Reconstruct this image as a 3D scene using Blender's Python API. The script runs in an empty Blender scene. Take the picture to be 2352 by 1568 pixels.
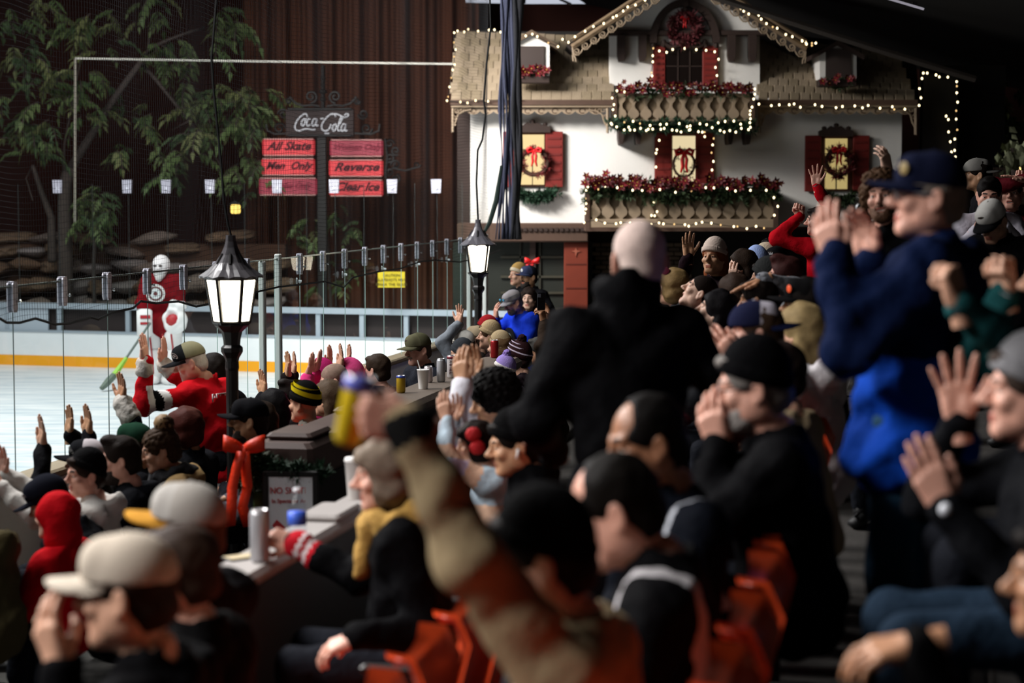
import bpy, math, random
import numpy as np
from mathutils import Vector, Matrix
random.seed(7); RNG = np.random.RandomState(7)
SC = bpy.context.scene; COL = SC.collection
# ------------------------------------------------------------------ camera, world, lights, exposure
F_PX = 70.0/36.0*2352; CAM_H = 2.65; PITCH = math.atan((784-445)/F_PX)
cam_d = bpy.data.cameras.new('camera'); cam = bpy.data.objects.new('camera', cam_d); COL.objects.link(cam)
cam_d.lens = 70; cam_d.sensor_width = 36; cam_d.clip_end = 200; cam_d.clip_start = .05
cam.location = (0, 0, CAM_H); cam.rotation_euler = (math.pi/2-PITCH, 0, 0)
cam_d.dof.use_dof = True; cam_d.dof.focus_distance = 16.0; cam_d.dof.aperture_fstop = 2.0; cam_d.dof.aperture_blades = 0
SC.camera = cam
SC.cycles.transparent_max_bounces = 32
SC.view_settings.view_transform = 'Standard'; SC.view_settings.look = 'None'
SC.view_settings.gamma = 1; SC.view_settings.exposure = 0.0; SC.view_settings.use_curve_mapping = False
W = bpy.data.worlds.new('night'); SC.world = W; W.use_nodes = True
W.node_tree.nodes['Background'].inputs[0].default_value = (.5, .5, .6, 1); W.node_tree.nodes['Background'].inputs[1].default_value = .006
def area(name, loc, target, size, power, col=(1, 1, 1), spread=180):
    l = bpy.data.lights.new(name, 'AREA'); l.shape = 'RECTANGLE'; l.size, l.size_y = size; l.energy = power; l.color = col; l.spread = math.radians(spread)
    o = bpy.data.objects.new(name, l); COL.objects.link(o); o.location = loc
    o.rotation_euler = (Vector(target)-Vector(loc)).to_track_quat('-Z', 'Y').to_euler(); return o
# rows of rink lights hung over the ice, unseen fill lamps added to brighten the crowd, and a floodlight aimed at the chalet
area('rink_light_near', (-7.5, 13, 8.2), (-6.6, 14.5, 0), (5, 9), 820, (.98, .99, 1), 150)
area('rink_light_far', (-7.0, 22.5, 8.2), (-6.2, 24, 0), (5, 9), 820, (.98, .99, 1), 150)
area('fill_near', (-5.6, 8.6, 7.0), (.2, 5.0, 1.8), (2.4, 1.4), 175, (1, .96, .94), 85)  # added fill lamp, brightens the foreground rows from the front left
area('fill_side', (-6.2, 3.6, 6.4), (-.6, 5.2, 1.8), (2.4, 1.4), 115, (1, .96, .94), 70)  # added fill lamp, lights the foreground sideways
area('fill_middle', (-5.0, 13.2, 6.8), (-.2, 9.4, 1.4), (2.4, 1.4), 330, (1, .96, .94), 130)  # added fill lamp, brightens faces in the middle rows and foreground
area('fill_far', (-4.4, 20.0, 6.8), (.4, 19.0, 1.6), (2.4, 1.4), 170, (1, .97, .95), 100)  # added fill lamp, lightens the far crowd
area('flood_chalet', (-2.9, 25.6, 5.5), (.9, 29, 2.3), (1.8, 1.0), 330, (1, .97, .93), 130)

# ------------------------------------------------------------------ frame helpers
def at(px, py, Y):
    dx = (px-1176)/F_PX; dz = -(py-784)/F_PX
    c, s = math.cos(PITCH), math.sin(PITCH)
    d = Vector((dx, c+s*dz, -s+c*dz))
    return Vector((0, 0, CAM_H)) + d*(Y/d.y)
def ppm(Y): return F_PX/Y
U_O = Vector((-5.542, 0)); U_N = Vector((.9811, -.1933)); U_D = Vector((.1933, .9811))
def uv(u, v, z=0): p = U_O+U_N*u+U_D*v; return Vector((p.x, p.y, z))
def u_of(p): return (Vector((p[0], p[1]))-U_O).dot(U_N)
def v_of(p): return (Vector((p[0], p[1]))-U_O).dot(U_D)
ROWS = [(-9, .08, 0.0), (.08, 1.25, 0.0), (1.25, 2.05, .2), (2.05, 3.34, .12), (3.34, 4.15, .52), (4.15, 4.95, .72), (4.95, 5.75, .92),
        (5.75, 6.55, 1.12), (6.55, 7.35, 1.32), (7.35, 8.15, 1.52), (8.15, 8.95, 1.72), (8.95, 20, 1.72)]
def row_z(u):
    for a, b, z in ROWS:
        if a <= u < b: return z
    return 1.72
ROW_ANG = math.atan2(.1933, .9811)           # bleacher rows run this much clockwise of +Y

# ------------------------------------------------------------------ materials
def lin(h):
    if isinstance(h, str):
        h = h.lstrip('#'); c = [int(h[i:i+2], 16)/255 for i in (0, 2, 4)]
    else: c = list(h)
    return tuple(x/12.92 if x <= .04045 else ((x+.055)/1.055)**2.4 for x in c)+(1,)
MATS = {}
def mat(col, rough=.7, metal=0, bump=0, bscale=60, var=0, vscale=8, emit=0, spec=.4, name=None, coat=0):
    key = (str(col), rough, metal, bump, bscale, var, vscale, emit, spec, coat)
    if key in MATS: return MATS[key]
    m = bpy.data.materials.new(name or 'mat'); m.use_nodes = True; nt = m.node_tree; b = nt.nodes['Principled BSDF']
    c = lin(col); b.inputs['Base Color'].default_value = c; b.inputs['Roughness'].default_value = rough; b.inputs['Metallic'].default_value = metal
    b.inputs['Specular IOR Level'].default_value = spec; b.inputs['Coat Weight'].default_value = coat
    if emit:
        b.inputs['Emission Color'].default_value = c; b.inputs['Emission Strength'].default_value = emit
    if bump or var:
        tc = nt.nodes.new('ShaderNodeTexCoord')
    if var:
        n = nt.nodes.new('ShaderNodeTexNoise'); n.inputs['Scale'].default_value = vscale; n.inputs['Detail'].default_value = 4
        nt.links.new(tc.outputs['Object'], n.inputs['Vector'])
        mx = nt.nodes.new('ShaderNodeMix'); mx.data_type = 'RGBA'
        mx.inputs[6].default_value = tuple(x*(1-var) for x in c[:3])+(1,); mx.inputs[7].default_value = tuple(min(1, x*(1+var)) for x in c[:3])+(1,)
        nt.links.new(n.outputs['Fac'], mx.inputs[0]); nt.links.new(mx.outputs[2], b.inputs['Base Color'])
    if bump:
        n2 = nt.nodes.new('ShaderNodeTexNoise'); n2.inputs['Scale'].default_value = bscale; n2.inputs['Detail'].default_value = 3
        nt.links.new(tc.outputs['Object'], n2.inputs['Vector'])
        bp = nt.nodes.new('ShaderNodeBump'); bp.inputs['Strength'].default_value = bump; bp.inputs['Distance'].default_value = .02
        nt.links.new(n2.outputs['Fac'], bp.inputs['Height']); nt.links.new(bp.outputs['Normal'], b.inputs['Normal'])
    MATS[key] = m; return m
def glow(col, strength):
    key = ('glow', str(col), strength)
    if key in MATS: return MATS[key]
    m = bpy.data.materials.new('glow'); m.use_nodes = True; nt = m.node_tree; nt.nodes.clear()
    e = nt.nodes.new('ShaderNodeEmission'); e.inputs[0].default_value = lin(col); e.inputs[1].default_value = strength
    o = nt.nodes.new('ShaderNodeOutputMaterial'); nt.links.new(e.outputs[0], o.inputs[0]); MATS[key] = m; return m
def small_glow(col, strength):
    m = glow(col, strength); m.cycles.emission_sampling = 'NONE'; return m
def glass_mat(tint=(.95, .98, .97), f=.35, rough=.02):
    m = bpy.data.materials.new('clear_glass'); m.use_nodes = True; nt = m.node_tree; nt.nodes.clear()
    t = nt.nodes.new('ShaderNodeBsdfTransparent'); t.inputs[0].default_value = tint+(1,)
    g = nt.nodes.new('ShaderNodeBsdfGlossy'); g.inputs['Roughness'].default_value = rough
    fr = nt.nodes.new('ShaderNodeFresnel'); fr.inputs[0].default_value = 1.45; ge = nt.nodes.new('ShaderNodeNewGeometry')
    mx = nt.nodes.new('ShaderNodeMixShader'); o = nt.nodes.new('ShaderNodeOutputMaterial')
    inv = nt.nodes.new('ShaderNodeMath'); inv.operation = 'SUBTRACT'; inv.inputs[0].default_value = 1; nt.links.new(ge.outputs['Backfacing'], inv.inputs[1])
    mu = nt.nodes.new('ShaderNodeMath'); mu.operation = 'MULTIPLY'; mu.inputs[1].default_value = f
    m2 = nt.nodes.new('ShaderNodeMath'); m2.operation = 'MULTIPLY'
    nt.links.new(fr.outputs[0], mu.inputs[0]); nt.links.new(mu.outputs[0], m2.inputs[0]); nt.links.new(inv.outputs[0], m2.inputs[1])
    nt.links.new(m2.outputs[0], mx.inputs[0]); nt.links.new(t.outputs[0], mx.inputs[1]); nt.links.new(g.outputs[0], mx.inputs[2]); nt.links.new(mx.outputs[0], o.inputs[0])
    return m

# ------------------------------------------------------------------ mesh building
class MB:
    def __init__(s): s.v = []; s.f = []; s.m = []
    def add(s, v, f, mi=0):
        o = len(s.v); s.v += [tuple(p) for p in v]; s.f += [tuple(i+o for i in q) for q in f]; s.m += [mi]*len(f); return s
    def box(s, c, size, rz=0, mi=0, M=None):
        x, y, z = (a/2 for a in size)
        P = [Vector((i*x, j*y, k*z)) for i in (-1, 1) for j in (-1, 1) for k in (-1, 1)]
        R = M or Matrix.Rotation(rz, 3, 'Z'); c = Vector(c)
        return s.add([R@p+c for p in P], [(0, 1, 3, 2), (4, 6, 7, 5), (0, 4, 5, 1), (2, 3, 7, 6), (0, 2, 6, 4), (1, 5, 7, 3)], mi)
    def bbox(s, c, size, b=.01, rz=0, mi=0):                      # box with chamfered edges
        x, y, z = (a/2 for a in size); b = min(b, x*.9, y*.9, z*.9)
        V = []; 
        for k, zz in ((0, -z), (1, -z+b), (2, z-b), (3, z)):
            i = b if k in (0, 3) else 0
            xs, ys = x-i, y-i
            V += [(-xs+b, -ys), (xs-b, -ys), (xs, -ys+b), (xs, ys-b), (xs-b, ys), (-xs+b, ys), (-xs, ys-b), (-xs, -ys+b)]
            V[-8:] = [(p[0], p[1], zz) for p in V[-8:]]
        Fs = [tuple(range(7, -1, -1)), tuple(range(24, 32))]
        for k in range(3):
            for i in range(8): Fs.append((k*8+i, k*8+(i+1) % 8, k*8+8+(i+1) % 8, k*8+8+i))
        R = Matrix.Rotation(rz, 3, 'Z'); c = Vector(c)
        return s.add([R@Vector(p)+c for p in V], Fs, mi)
    def tube(s, pts, r, n=6, mi=0, caps=True):
        pts = [Vector(p) for p in pts]; V = []; Fs = []; prev = None
        for i, p in enumerate(pts):
            d = (pts[min(i+1, len(pts)-1)]-pts[max(i-1, 0)]); d = d.normalized() if d.length > 1e-9 else Vector((0, 0, 1))
            a = prev if prev is not None else (Vector((1, 0, 0)) if abs(d.x) < .8 else Vector((0, 1, 0)))
            a = (a-d*a.dot(d)); a = a.normalized() if a.length > 1e-6 else d.orthogonal().normalized(); prev = a; b = d.cross(a)
            rr = r[i] if isinstance(r, (list, tuple)) else r
            V += [p+(a*math.cos(t)+b*math.sin(t))*rr for t in (2*math.pi*j/n for j in range(n))]
        for i in range(len(pts)-1):
            for j in range(n): Fs.append((i*n+j, i*n+(j+1) % n, (i+1)*n+(j+1) % n, (i+1)*n+j))
        if caps: Fs += [tuple(range(n-1, -1, -1)), tuple(range((len(pts)-1)*n, len(pts)*n))]
        return s.add(V, Fs, mi)
    def lathe(s, prof, n=16, c=(0, 0, 0), mi=0, M=None, rot=0):
        V = []; Fs = []; c = Vector(c); k = len(prof)
        for r, z in prof:
            for j in range(n):
                p = Vector((r*math.cos(2*math.pi*j/n+rot), r*math.sin(2*math.pi*j/n+rot), z)); V.append((M@p if M else p)+c)
        for i in range(k-1):
            for j in range(n): Fs.append((i*n+j, i*n+(j+1) % n, (i+1)*n+(j+1) % n, (i+1)*n+j))
        Fs += [tuple(range(n-1, -1, -1)), tuple(range((k-1)*n, k*n))]
        return s.add(V, Fs, mi)
    def prism(s, poly, y0, y1, mi=0):                              # polygon in XZ extruded in Y
        n = len(poly); V = [(x, y0, z) for x, z in poly]+[(x, y1, z) for x, z in poly]
        Fs = [tuple(range(n)), tuple(range(2*n-1, n-1, -1))]+[(i, i+n, (i+1) % n+n, (i+1) % n) for i in range(n)]
        return s.add(V, Fs, mi)
    def ball(s, c, r, n=8, mi=0):
        rr = r if isinstance(r, (tuple, list)) else (r, r, r); c = Vector(c); V = []; Fs = []; m = max(3, n//2)
        for i in range(m+1):
            th = math.pi*i/m
            for j in range(n):
                ph = 2*math.pi*j/n; V.append(c+Vector((rr[0]*math.sin(th)*math.cos(ph), rr[1]*math.sin(th)*math.sin(ph), rr[2]*math.cos(th))))
        for i in range(m):
            for j in range(n): Fs.append((i*n+j, (i+1)*n+j, (i+1)*n+(j+1) % n, i*n+(j+1) % n))
        return s.add(V, Fs, mi)
    def mesh(s, name, mats, smooth=False):
        me = bpy.data.meshes.new(name); me.from_pydata(s.v, [], s.f)
        for m in (mats if isinstance(mats, (list, tuple)) else [mats]): me.materials.append(m)
        me.polygons.foreach_set('material_index', s.m)
        if smooth: me.polygons.foreach_set('use_smooth', [True]*len(s.f))
        me.update(); return me
    def build(s, name, mats, parent=None, smooth=False, loc=None):
        return link(name, s.mesh(name, mats, smooth), parent, loc)
def link(name, me, parent=None, loc=None):
    o = bpy.data.objects.new(name, me); COL.objects.link(o)
    if parent is not None: o.parent = parent; o.matrix_parent_inverse = parent_inv(parent)
    if loc is not None: o.location = loc
    return o
def wmat(p):
    return p.matrix_basis.copy() if p.parent is None else wmat(p.parent) @ p.matrix_parent_inverse @ p.matrix_basis
def parent_inv(p): return wmat(p).inverted()
def tag(o, label=None, cat=None, group=None, kind=None):
    if label: o['label'] = label
    if cat: o['category'] = cat
    if group: o['group'] = group
    if kind: o['kind'] = kind
    return o
def thing(name, label, cat, loc=(0, 0, 0), group=None):
    o = bpy.data.objects.new(name, None); COL.objects.link(o); o.location = loc; o.empty_display_size = .1
    return tag(o, label, cat, group)
def struct(name, mb, m, smooth=False): return tag(mb.build(name, m, None, smooth), kind='structure')
def copy_obj(o, parent=None, loc=None):
    c = o.copy(); COL.objects.link(c)
    if parent is not None: c.parent = parent; c.matrix_parent_inverse = parent_inv(parent)
    if loc is not None: c.location = loc
    return c
def text_mesh(txt, size, extrude=.002, shear=0, align='CENTER', space=1, bold=0):
    cu = bpy.data.curves.new('lettering', 'FONT'); cu.body = txt; cu.size = size; cu.extrude = extrude; cu.shear = shear; cu.align_x = align; cu.align_y = 'CENTER'; cu.space_character = space; cu.resolution_u = 3; cu.offset = bold
    o = bpy.data.objects.new('lettering', cu); COL.objects.link(o); dg = bpy.context.evaluated_depsgraph_get()
    me = bpy.data.meshes.new_from_object(o.evaluated_get(dg)); bpy.data.objects.remove(o); bpy.data.curves.remove(cu); return me
def lettering(txt, size, loc, m, parent, M=None, shear=0, extrude=.002, name='lettering', sx=1, bold=0):
    me = text_mesh(txt, size, extrude, shear, bold=bold); me.materials.clear(); me.materials.append(m)
    R = (M or Matrix.Rotation(math.pi/2, 3, 'X')).to_4x4()
    me.transform(Matrix.Translation(Vector(loc)) @ R @ Matrix.Diagonal((sx, 1, 1, 1))); me.name = name
    return link(name, me, parent)
# ------------------------------------------------------------------ the setting: ice, floors, back wall, ceiling
def ice_mat():
    m = bpy.data.materials.new('ice'); m.use_nodes = True; nt = m.node_tree; b = nt.nodes['Principled BSDF']
    tc = nt.nodes.new('ShaderNodeTexCoord'); mp = nt.nodes.new('ShaderNodeMapping'); mp.inputs['Scale'].default_value = (.5, 2.4, 1)
    n = nt.nodes.new('ShaderNodeTexNoise'); n.inputs['Scale'].default_value = 2.2; n.inputs['Detail'].default_value = 6
    r = nt.nodes.new('ShaderNodeValToRGB'); r.color_ramp.elements[0].position = .36; r.color_ramp.elements[0].color = lin('#cdd9e0'); r.color_ramp.elements[1].position = .6; r.color_ramp.elements[1].color = lin('#f3f6f7')
    nt.links.new(tc.outputs['Object'], mp.inputs[0]); nt.links.new(mp.outputs[0], n.inputs['Vector']); nt.links.new(n.outputs['Fac'], r.inputs[0]); nt.links.new(r.outputs[0], b.inputs['Base Color'])
    b.inputs['Roughness'].default_value = .35; b.inputs['Specular IOR Level'].default_value = .25; return m
mb = MB(); mb.add([uv(-14, -2, 0), uv(0, -2, 0), uv(0, 34, 0), uv(-14, 34, 0)], [(0, 1, 2, 3)])
ice = struct('floor_ice', mb, ice_mat())
CONC = mat('#3a3734', .85, bump=.3, bscale=30, var=.25, vscale=3)
mb = MB(); mb.box((4, 20, -.07), (40, 70, .1)); struct('floor', mb, CONC)
def slab(name, u0, u1, v0, v1, z0, z1, m, b=0):
    mb = MB(); c = uv((u0+u1)/2, (v0+v1)/2, (z0+z1)/2); mb.bbox(c, (u1-u0, v1-v0, z1-z0), max(b, .004), -ROW_ANG); return struct(name, mb, m)
for i, (a, b, z) in enumerate(ROWS[1:-1]):
    if z > 0: slab('floor_tier', a, b+.001, -2.5, 26, -.02, z, CONC, .01)
slab('floor_landing', 8.95, 16, -2.5, 26, -.02, 1.72, CONC)
DARKWALL = mat('#2a1712', .9, bump=.3, bscale=4, var=.35, vscale=.6)
mb = MB(); mb.box((-8, 37.5, 4), (40, .3, 12)); struct('wall_back', mb, mat('#3b1a12', .95, var=.35, vscale=.5))
mb = MB(); mb.box((14.5, 15, 4), (.3, 46, 9)); struct('wall_right', mb, mat('#0c0a09', .95))
mb = MB(); mb.box((-20, 15, 4), (.3, 46, 12)); struct('wall_left', mb, mat('#1d0d0a', .95))
mb = MB(); mb.box((-3, -6, 4), (36, .3, 12)); struct('wall_front', mb, mat('#0c0a09', .95))
# sloped ceiling above the bleachers and the flat roof over the ice
mb = MB()
for (y0, y1) in ((-5.8, 37.4),):
    P = [(-.4, y0, 6.5), (14.6, y0, 3.6), (14.6, y1, 3.6), (-.4, y1, 6.5)]
    mb.add([*P, *[(a, b, c+.2) for a, b, c in P]], [(3, 2, 1, 0), (4, 5, 6, 7), (0, 1, 5, 4), (1, 2, 6, 5), (2, 3, 7, 6), (3, 0, 4, 7)])
struct('ceiling_bleachers', mb, mat('#15110f', .95))
mb = MB(); mb.box((-10, 15.8, 9.6), (20.6, 44, .2)); struct('ceiling', mb, mat('#1c1716', .95))
# ------------------------------------------------------------------ rink barrier beside the bleachers
GLASS = glass_mat(); RIM = mat('#a9c0bb', .3, spec=.6)
CLIP = mat('#b9b9c6', .45); STEEL = mat('#b9c0c4', .35, metal=.9); WHITEB = mat('#e8ecee', .45, var=.04); YEL = mat('#f0a418', .5)
GREYP = mat('#c2c8c4', .5); GREYR = mat('#98a3ad', .5); TANW = mat('#8d7d68', .6, bump=.2, bscale=40)
PW = .75
def gl(i, z, du=0): return uv(du, 12.6+i*PW, z)                      # i: glass joint number, 0 at the left edge of the picture
bar = thing('rink_barrier', 'clear glass rink barrier with grey joint clips running along the front row', 'barrier', gl(0, 0))
mb = MB(); c = uv(0, 16.2, .41); mb.bbox(c, (.1, 22.2, .82), .01, -ROW_ANG); mb.build('dasher_board', WHITEB, bar)
mb = MB(); c = uv(0, 16.2, .85); mb.bbox(c, (.2, 22.2, .06), .015, -ROW_ANG); mb.build('cap_rail', TANW, bar)
for i in range(-10, 18):
    mb = MB(); c = uv(0, 12.6+(i+.5)*PW, 1.475); mb.box(c, (.014, PW-.012, 1.19), -ROW_ANG); mb.build('glass_pane', GLASS, bar)
    mb = MB(); c = uv(0, 12.6+(i+.5)*PW, 2.076); mb.box(c, (.014, PW-.012, .012), -ROW_ANG)
    c = uv(0, 12.6+i*PW+.004, 1.475); mb.box(c, (.006, .003, 1.19), -ROW_ANG); mb.build('pane_edge', RIM if i > 4 else mat('#55605d', .4), bar)
for i in range(-3, 19):
    if i in (7, 18): continue
    mb = MB(); base = uv(0, 12.6+i*PW, 0)
    prof = [(-.034, 2.09), (-.034, 1.94), (-.024, 1.915), (.024, 1.915), (.034, 1.94), (.034, 2.09), (.02, 2.105), (-.02, 2.105)]
    for s_ in (-1, 1):
        P = [uv(s_*.012, 12.6+i*PW+x, z) for x, z in prof]+[uv(s_*.022, 12.6+i*PW+x, z) for x, z in prof]
        n = len(prof); mb.add(P, [tuple(range(n)), tuple(range(2*n-1, n-1, -1))]+[(a, a+n, (a+1) % n+n, (a+1) % n) for a in range(n)])
    mb.box(uv(0, 12.6+i*PW, 2.1), (.044, .05, .014), -ROW_ANG)
    k = mb.build('joint_clip', CLIP, bar)
    b = MB(); b.tube([uv(-.035, 12.6+i*PW+.02, 1.985), uv(.045, 12.6+i*PW+.02, 1.985)], .006, 6); b.ball(uv(.045, 12.6+i*PW+.02, 1.985), .011, 6); b.build('clip_bolt', STEEL, k)
    if i % 2 == 0 and i > 4:
        b = MB(); q = uv(.03, 12.6+i*PW-.2, 1.86); b.lathe([(.035, 0), (.03, .01), (.012, .018), (.01, .05)], 8, q, M=Matrix.Rotation(math.pi/2, 3, 'Y')); b.build('suction_cup', mat('#dfe8ec', .3), bar)
for v, h in ((6.55, 2.07), (7.15, 2.12), (17.7, 2.1), (19.0, 2.12)):
    mb = MB(); mb.bbox(uv(0, 12.6+v*PW, (h+.88)/2), (.05, .075 if v < 8 else .12, h-.88), .008, -ROW_ANG); mb.build('gate_post', GREYP, bar)

# ------------------------------------------------------------------ far boards behind the ice
FA = at(0, 838, 30.9); FB = at(870, 861, 29.05); FA.z = FB.z = 0
fd = (FB-FA).normalized(); fn = Vector((-fd.y, fd.x, 0)); FL = FA-fd*4; FLEN = (FB-FL).length+2.6
far = thing('far_boards', 'white far rink boards with orange kick strip and grey rail under tall glass', 'boards', FA)
fang = math.atan2(fd.y, fd.x)
def fp(t, z, o=0): return FL+fd*t+fn*o+Vector((0, 0, z))
mb = MB(); mb.box(fp(FLEN/2, .34, .05), (FLEN, .1, .36), fang); mb.build('dasher_board', WHITEB, far)
tg = (at(322, 830, 30.2)-FL).dot(fd); tg2 = (at(490, 830, 29.9)-FL).dot(fd)
for a, b in ((0, tg), (tg2, FLEN)):
    mb = MB(); mb.box(fp((a+b)/2, .08, .048), (b-a, .1, .158), fang); mb.build('kick_strip', YEL, far)
mb = MB(); mb.box(fp((tg+tg2)/2, .08, .05), (tg2-tg, .1, .16), fang); mb.build('kick_strip', WHITEB, far)
mb = MB(); mb.box(fp(FLEN/2, .535, .05), (FLEN, .13, .03), fang); mb.build('board_ledge', GREYR, far)
mb = MB(); mb.box(fp(FLEN/2, .93, .05), (FLEN, .1, .085), fang); mb.build('top_rail', GREYR, far)
for px in (-60, 85, 272, 395, 578, 770, 880, 990):
    t = (at(px, 730, 30)-FL).dot(fd); mb = MB(); mb.box(fp(t, .72, .05), (.07, .06, .35), fang); mb.build('rail_post', GREYR, far)
mb = MB(); t = (at(40, 730, 30.5)-FL).dot(fd); mb.box(fp(t-.4, .72, .05), (1.5, .03, .34), fang); mb.build('rail_panel', mat('#aab4be', .5), far)
mb = MB(); mb.box(fp(FLEN/2, .72, .16), (FLEN, .02, .36), fang); mb.build('backing_panel', mat('#2d2423', .7), far)
TOPZ = 2.86
xs = [-120, 18, 115, 195, 280, 372, 475, 553, 632, 698, 765, 832, 900, 950, 1002, 1060]
ts = [(at(px, 430, 30.6-px*.0018)-FL).dot(fd) for px in xs]
for a, b in zip(ts, ts[1:]):
    mb = MB(); mb.box(fp((a+b)/2, (TOPZ+.97)/2, .05), (b-a-.012, .014, TOPZ-.97), fang); mb.build('glass_pane', GLASS, far)
for px, t in zip(xs, ts):
    mb = MB(); mb.box(fp(t, 1.9, .05), (.004, .012, 1.8), fang); mb.build('pane_edge', mat('#3d4140', .5), far)
    if px in (115, 280, 372, 475, 632, 765, 900, 1002):
        mb = MB(); mb.prism([(-.08, 0), (.08, 0), (.07, -.2), (-.07, -.2)], -.02, 0); 
        R = Matrix.Rotation(fang, 3, 'Z'); o = fp(t, TOPZ, .02); mb.v = [tuple(R@Vector(p)+o) for p in mb.v]
        k = mb.build('joint_clip', CLIP, far); b = MB(); b.ball(o+Vector((0, -.025, -.13)), .025, 6); b.build('clip_bolt', mat('#f2f4ff', .25), k)
# yellow notice behind the glass
ys = thing('notice_sign', 'small yellow warning notice with dark lettering on the far glass', 'sign', at(899, 642, 28.7))
a, b = at(868, 624, 28.7), at(930, 660, 28.7)
mb = MB(); mb.box((a+b)/2, (b.x-a.x, .02, a.z-b.z)); mb.build('sign_panel', mat('#c9b326', .6), ys)
for k, s_ in enumerate(('CAUTION', 'SLAPSHOTS MAY', 'BREAK THE GLASS')):
    c = at(899, 632+k*10.5, 28.68); lettering(s_, .055, c, mat('#4c4310', .7), ys)
# framed white line of net poles behind the ice
pf = thing('backstop', 'thin white pipe rig stretched high behind the ice', 'frame', at(172, 400, 31.5))
mb = MB(); mb.tube([at(173, 134, 31.5), at(600, 141, 31.2), at(1042, 147, 30.4)], .016, 6); mb.build('cross_pipe', mat('#e8e4d8', .5), pf)
mb = MB(); mb.tube([at(173, 134, 31.5), at(172, 510, 31.5)], .02, 6); mb.build('upright_pipe', mat('#9c9486', .5), pf)

# ------------------------------------------------------------------ safety net hung above the barrier
NETM = mat('#141418', .8)
net = thing('safety_net', 'fine black safety net hanging over the rink glass with a sagging bottom rope', 'net', gl(8, 2.2))
edge = [(-60, 745), (0, 732), (22, 738), (55, 745), (90, 738), (130, 741), (165, 738), (215, 731), (235, 733), (265, 722), (305, 708), (318, 685), (345, 693), (400, 698), (450, 700), (540, 690), (590, 672), (640, 659), (690, 650),
        (740, 651), (790, 655), (820, 640), (870, 624), (920, 612), (960, 603), (1000, 598), (1060, 600), (1100, 590), (1150, 575)]
NU = .1
def v_of_px(px):                                                     # where the net plane (u = NU) is seen in column px
    d = at(px, 700, 10.0); dx, dy = d.x, d.y
    k = U_O.dot(U_N)+NU; t = k/(dx*U_N.x+dy*U_N.y); return v_of((dx*t, dy*t)), dy*t
ev = []
for px, py in edge:
    v, Y = v_of_px(px); ev.append((v, at(px, py, Y).z))
ev.sort()
def edge_z(v): return float(np.interp(v, [e[0] for e in ev], [e[1] for e in ev]))
V0, V1 = ev[0][0], 26.6; ZT = 6.4
def net_p(v, z):
    w = .03*math.sin(v*1.7+z*.6)+.02*math.sin(v*4.1-z*1.3); return uv(NU+w+.012*math.sin(z*9+v*3)*0, v, z+.012*math.sin(v*5+z*4))
def strands(paths, r):
    V = []; Fs = []
    for pts in paths:
        o = len(V)
        for p in pts: V += [(p.x-r, p.y, p.z-r*.5), (p.x+r, p.y, p.z-r*.5), (p.x, p.y-r*.3, p.z+r)]
        for i in range(len(pts)-1):
            for j in range(3): Fs.append((o+i*3+j, o+i*3+(j+1) % 3, o+i*3+3+(j+1) % 3, o+i*3+3+j))
    m = MB(); m.add(V, Fs); return m
vert = []
v = V0
while v < V1:
    z0 = edge_z(v); vert.append([net_p(v, z0+(ZT-z0)*k/14) for k in range(15)]); v += .036
hor = []
z = 1.2
while z < ZT:
    run = []; n = 240
    for k in range(n+1):
        v = V0+(V1-V0)*k/n
        if z >= edge_z(v)-.005: run.append(net_p(v, z))
        else:
            if len(run) > 1: hor.append(run)
            run = []
    if len(run) > 1: hor.append(run)
    z += .036
tag(strands(vert, .0011).build('upright_strands', NETM, net), kind='stuff')
tag(strands(hor, .0011).build('cross_strands', NETM, net), kind='stuff')
mb = MB(); mb.tube([net_p(v, z+.01*math.sin(i*2.1)) for i, (v, z) in enumerate(ev)], .009, 5); mb.build('bottom_rope', mat('#050506', .9), net)
# gathered end of the net
gb = thing('gathered_net', 'dark gathered end of the safety net hanging in a tall bunch', 'net', at(1180, 560, 26.5))
for q in range(9):
    px = 1150+q*5.2; Y = 26.3+.25*math.sin(q*1.9); w0 = .5+.5*(q/8)
    path = [at(px+3*math.sin(py*.02+q)+(1-py/560)*2-(py > 430)*(py-430)*.07*(1-q/8), py, Y) for py in range(-200, 575, 25)]
    rr = [.035*w0+.01*math.sin(k*.8+q) for k in range(len(path))]
    m_ = MB(); m_.tube(path, rr, 7); m_.build('net_fold', mat('#2d3146' if q < 6 else '#12131b', .85, bump=1.0, bscale=120), gb, True)
sl = thing('net_strap', 'dark green strap hanging slanted from the gathered net to the beam', 'strap', at(1108, 540, 25.8))
mb = MB(); mb.tube([at(1152, 380, 25.8), at(1140, 460, 25.8), at(1125, 510, 25.8), at(1106, 545, 25.8)], [.02, .035, .03, .012], 6); mb.build('webbing', mat('#1d2d28', .8), sl)

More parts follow.
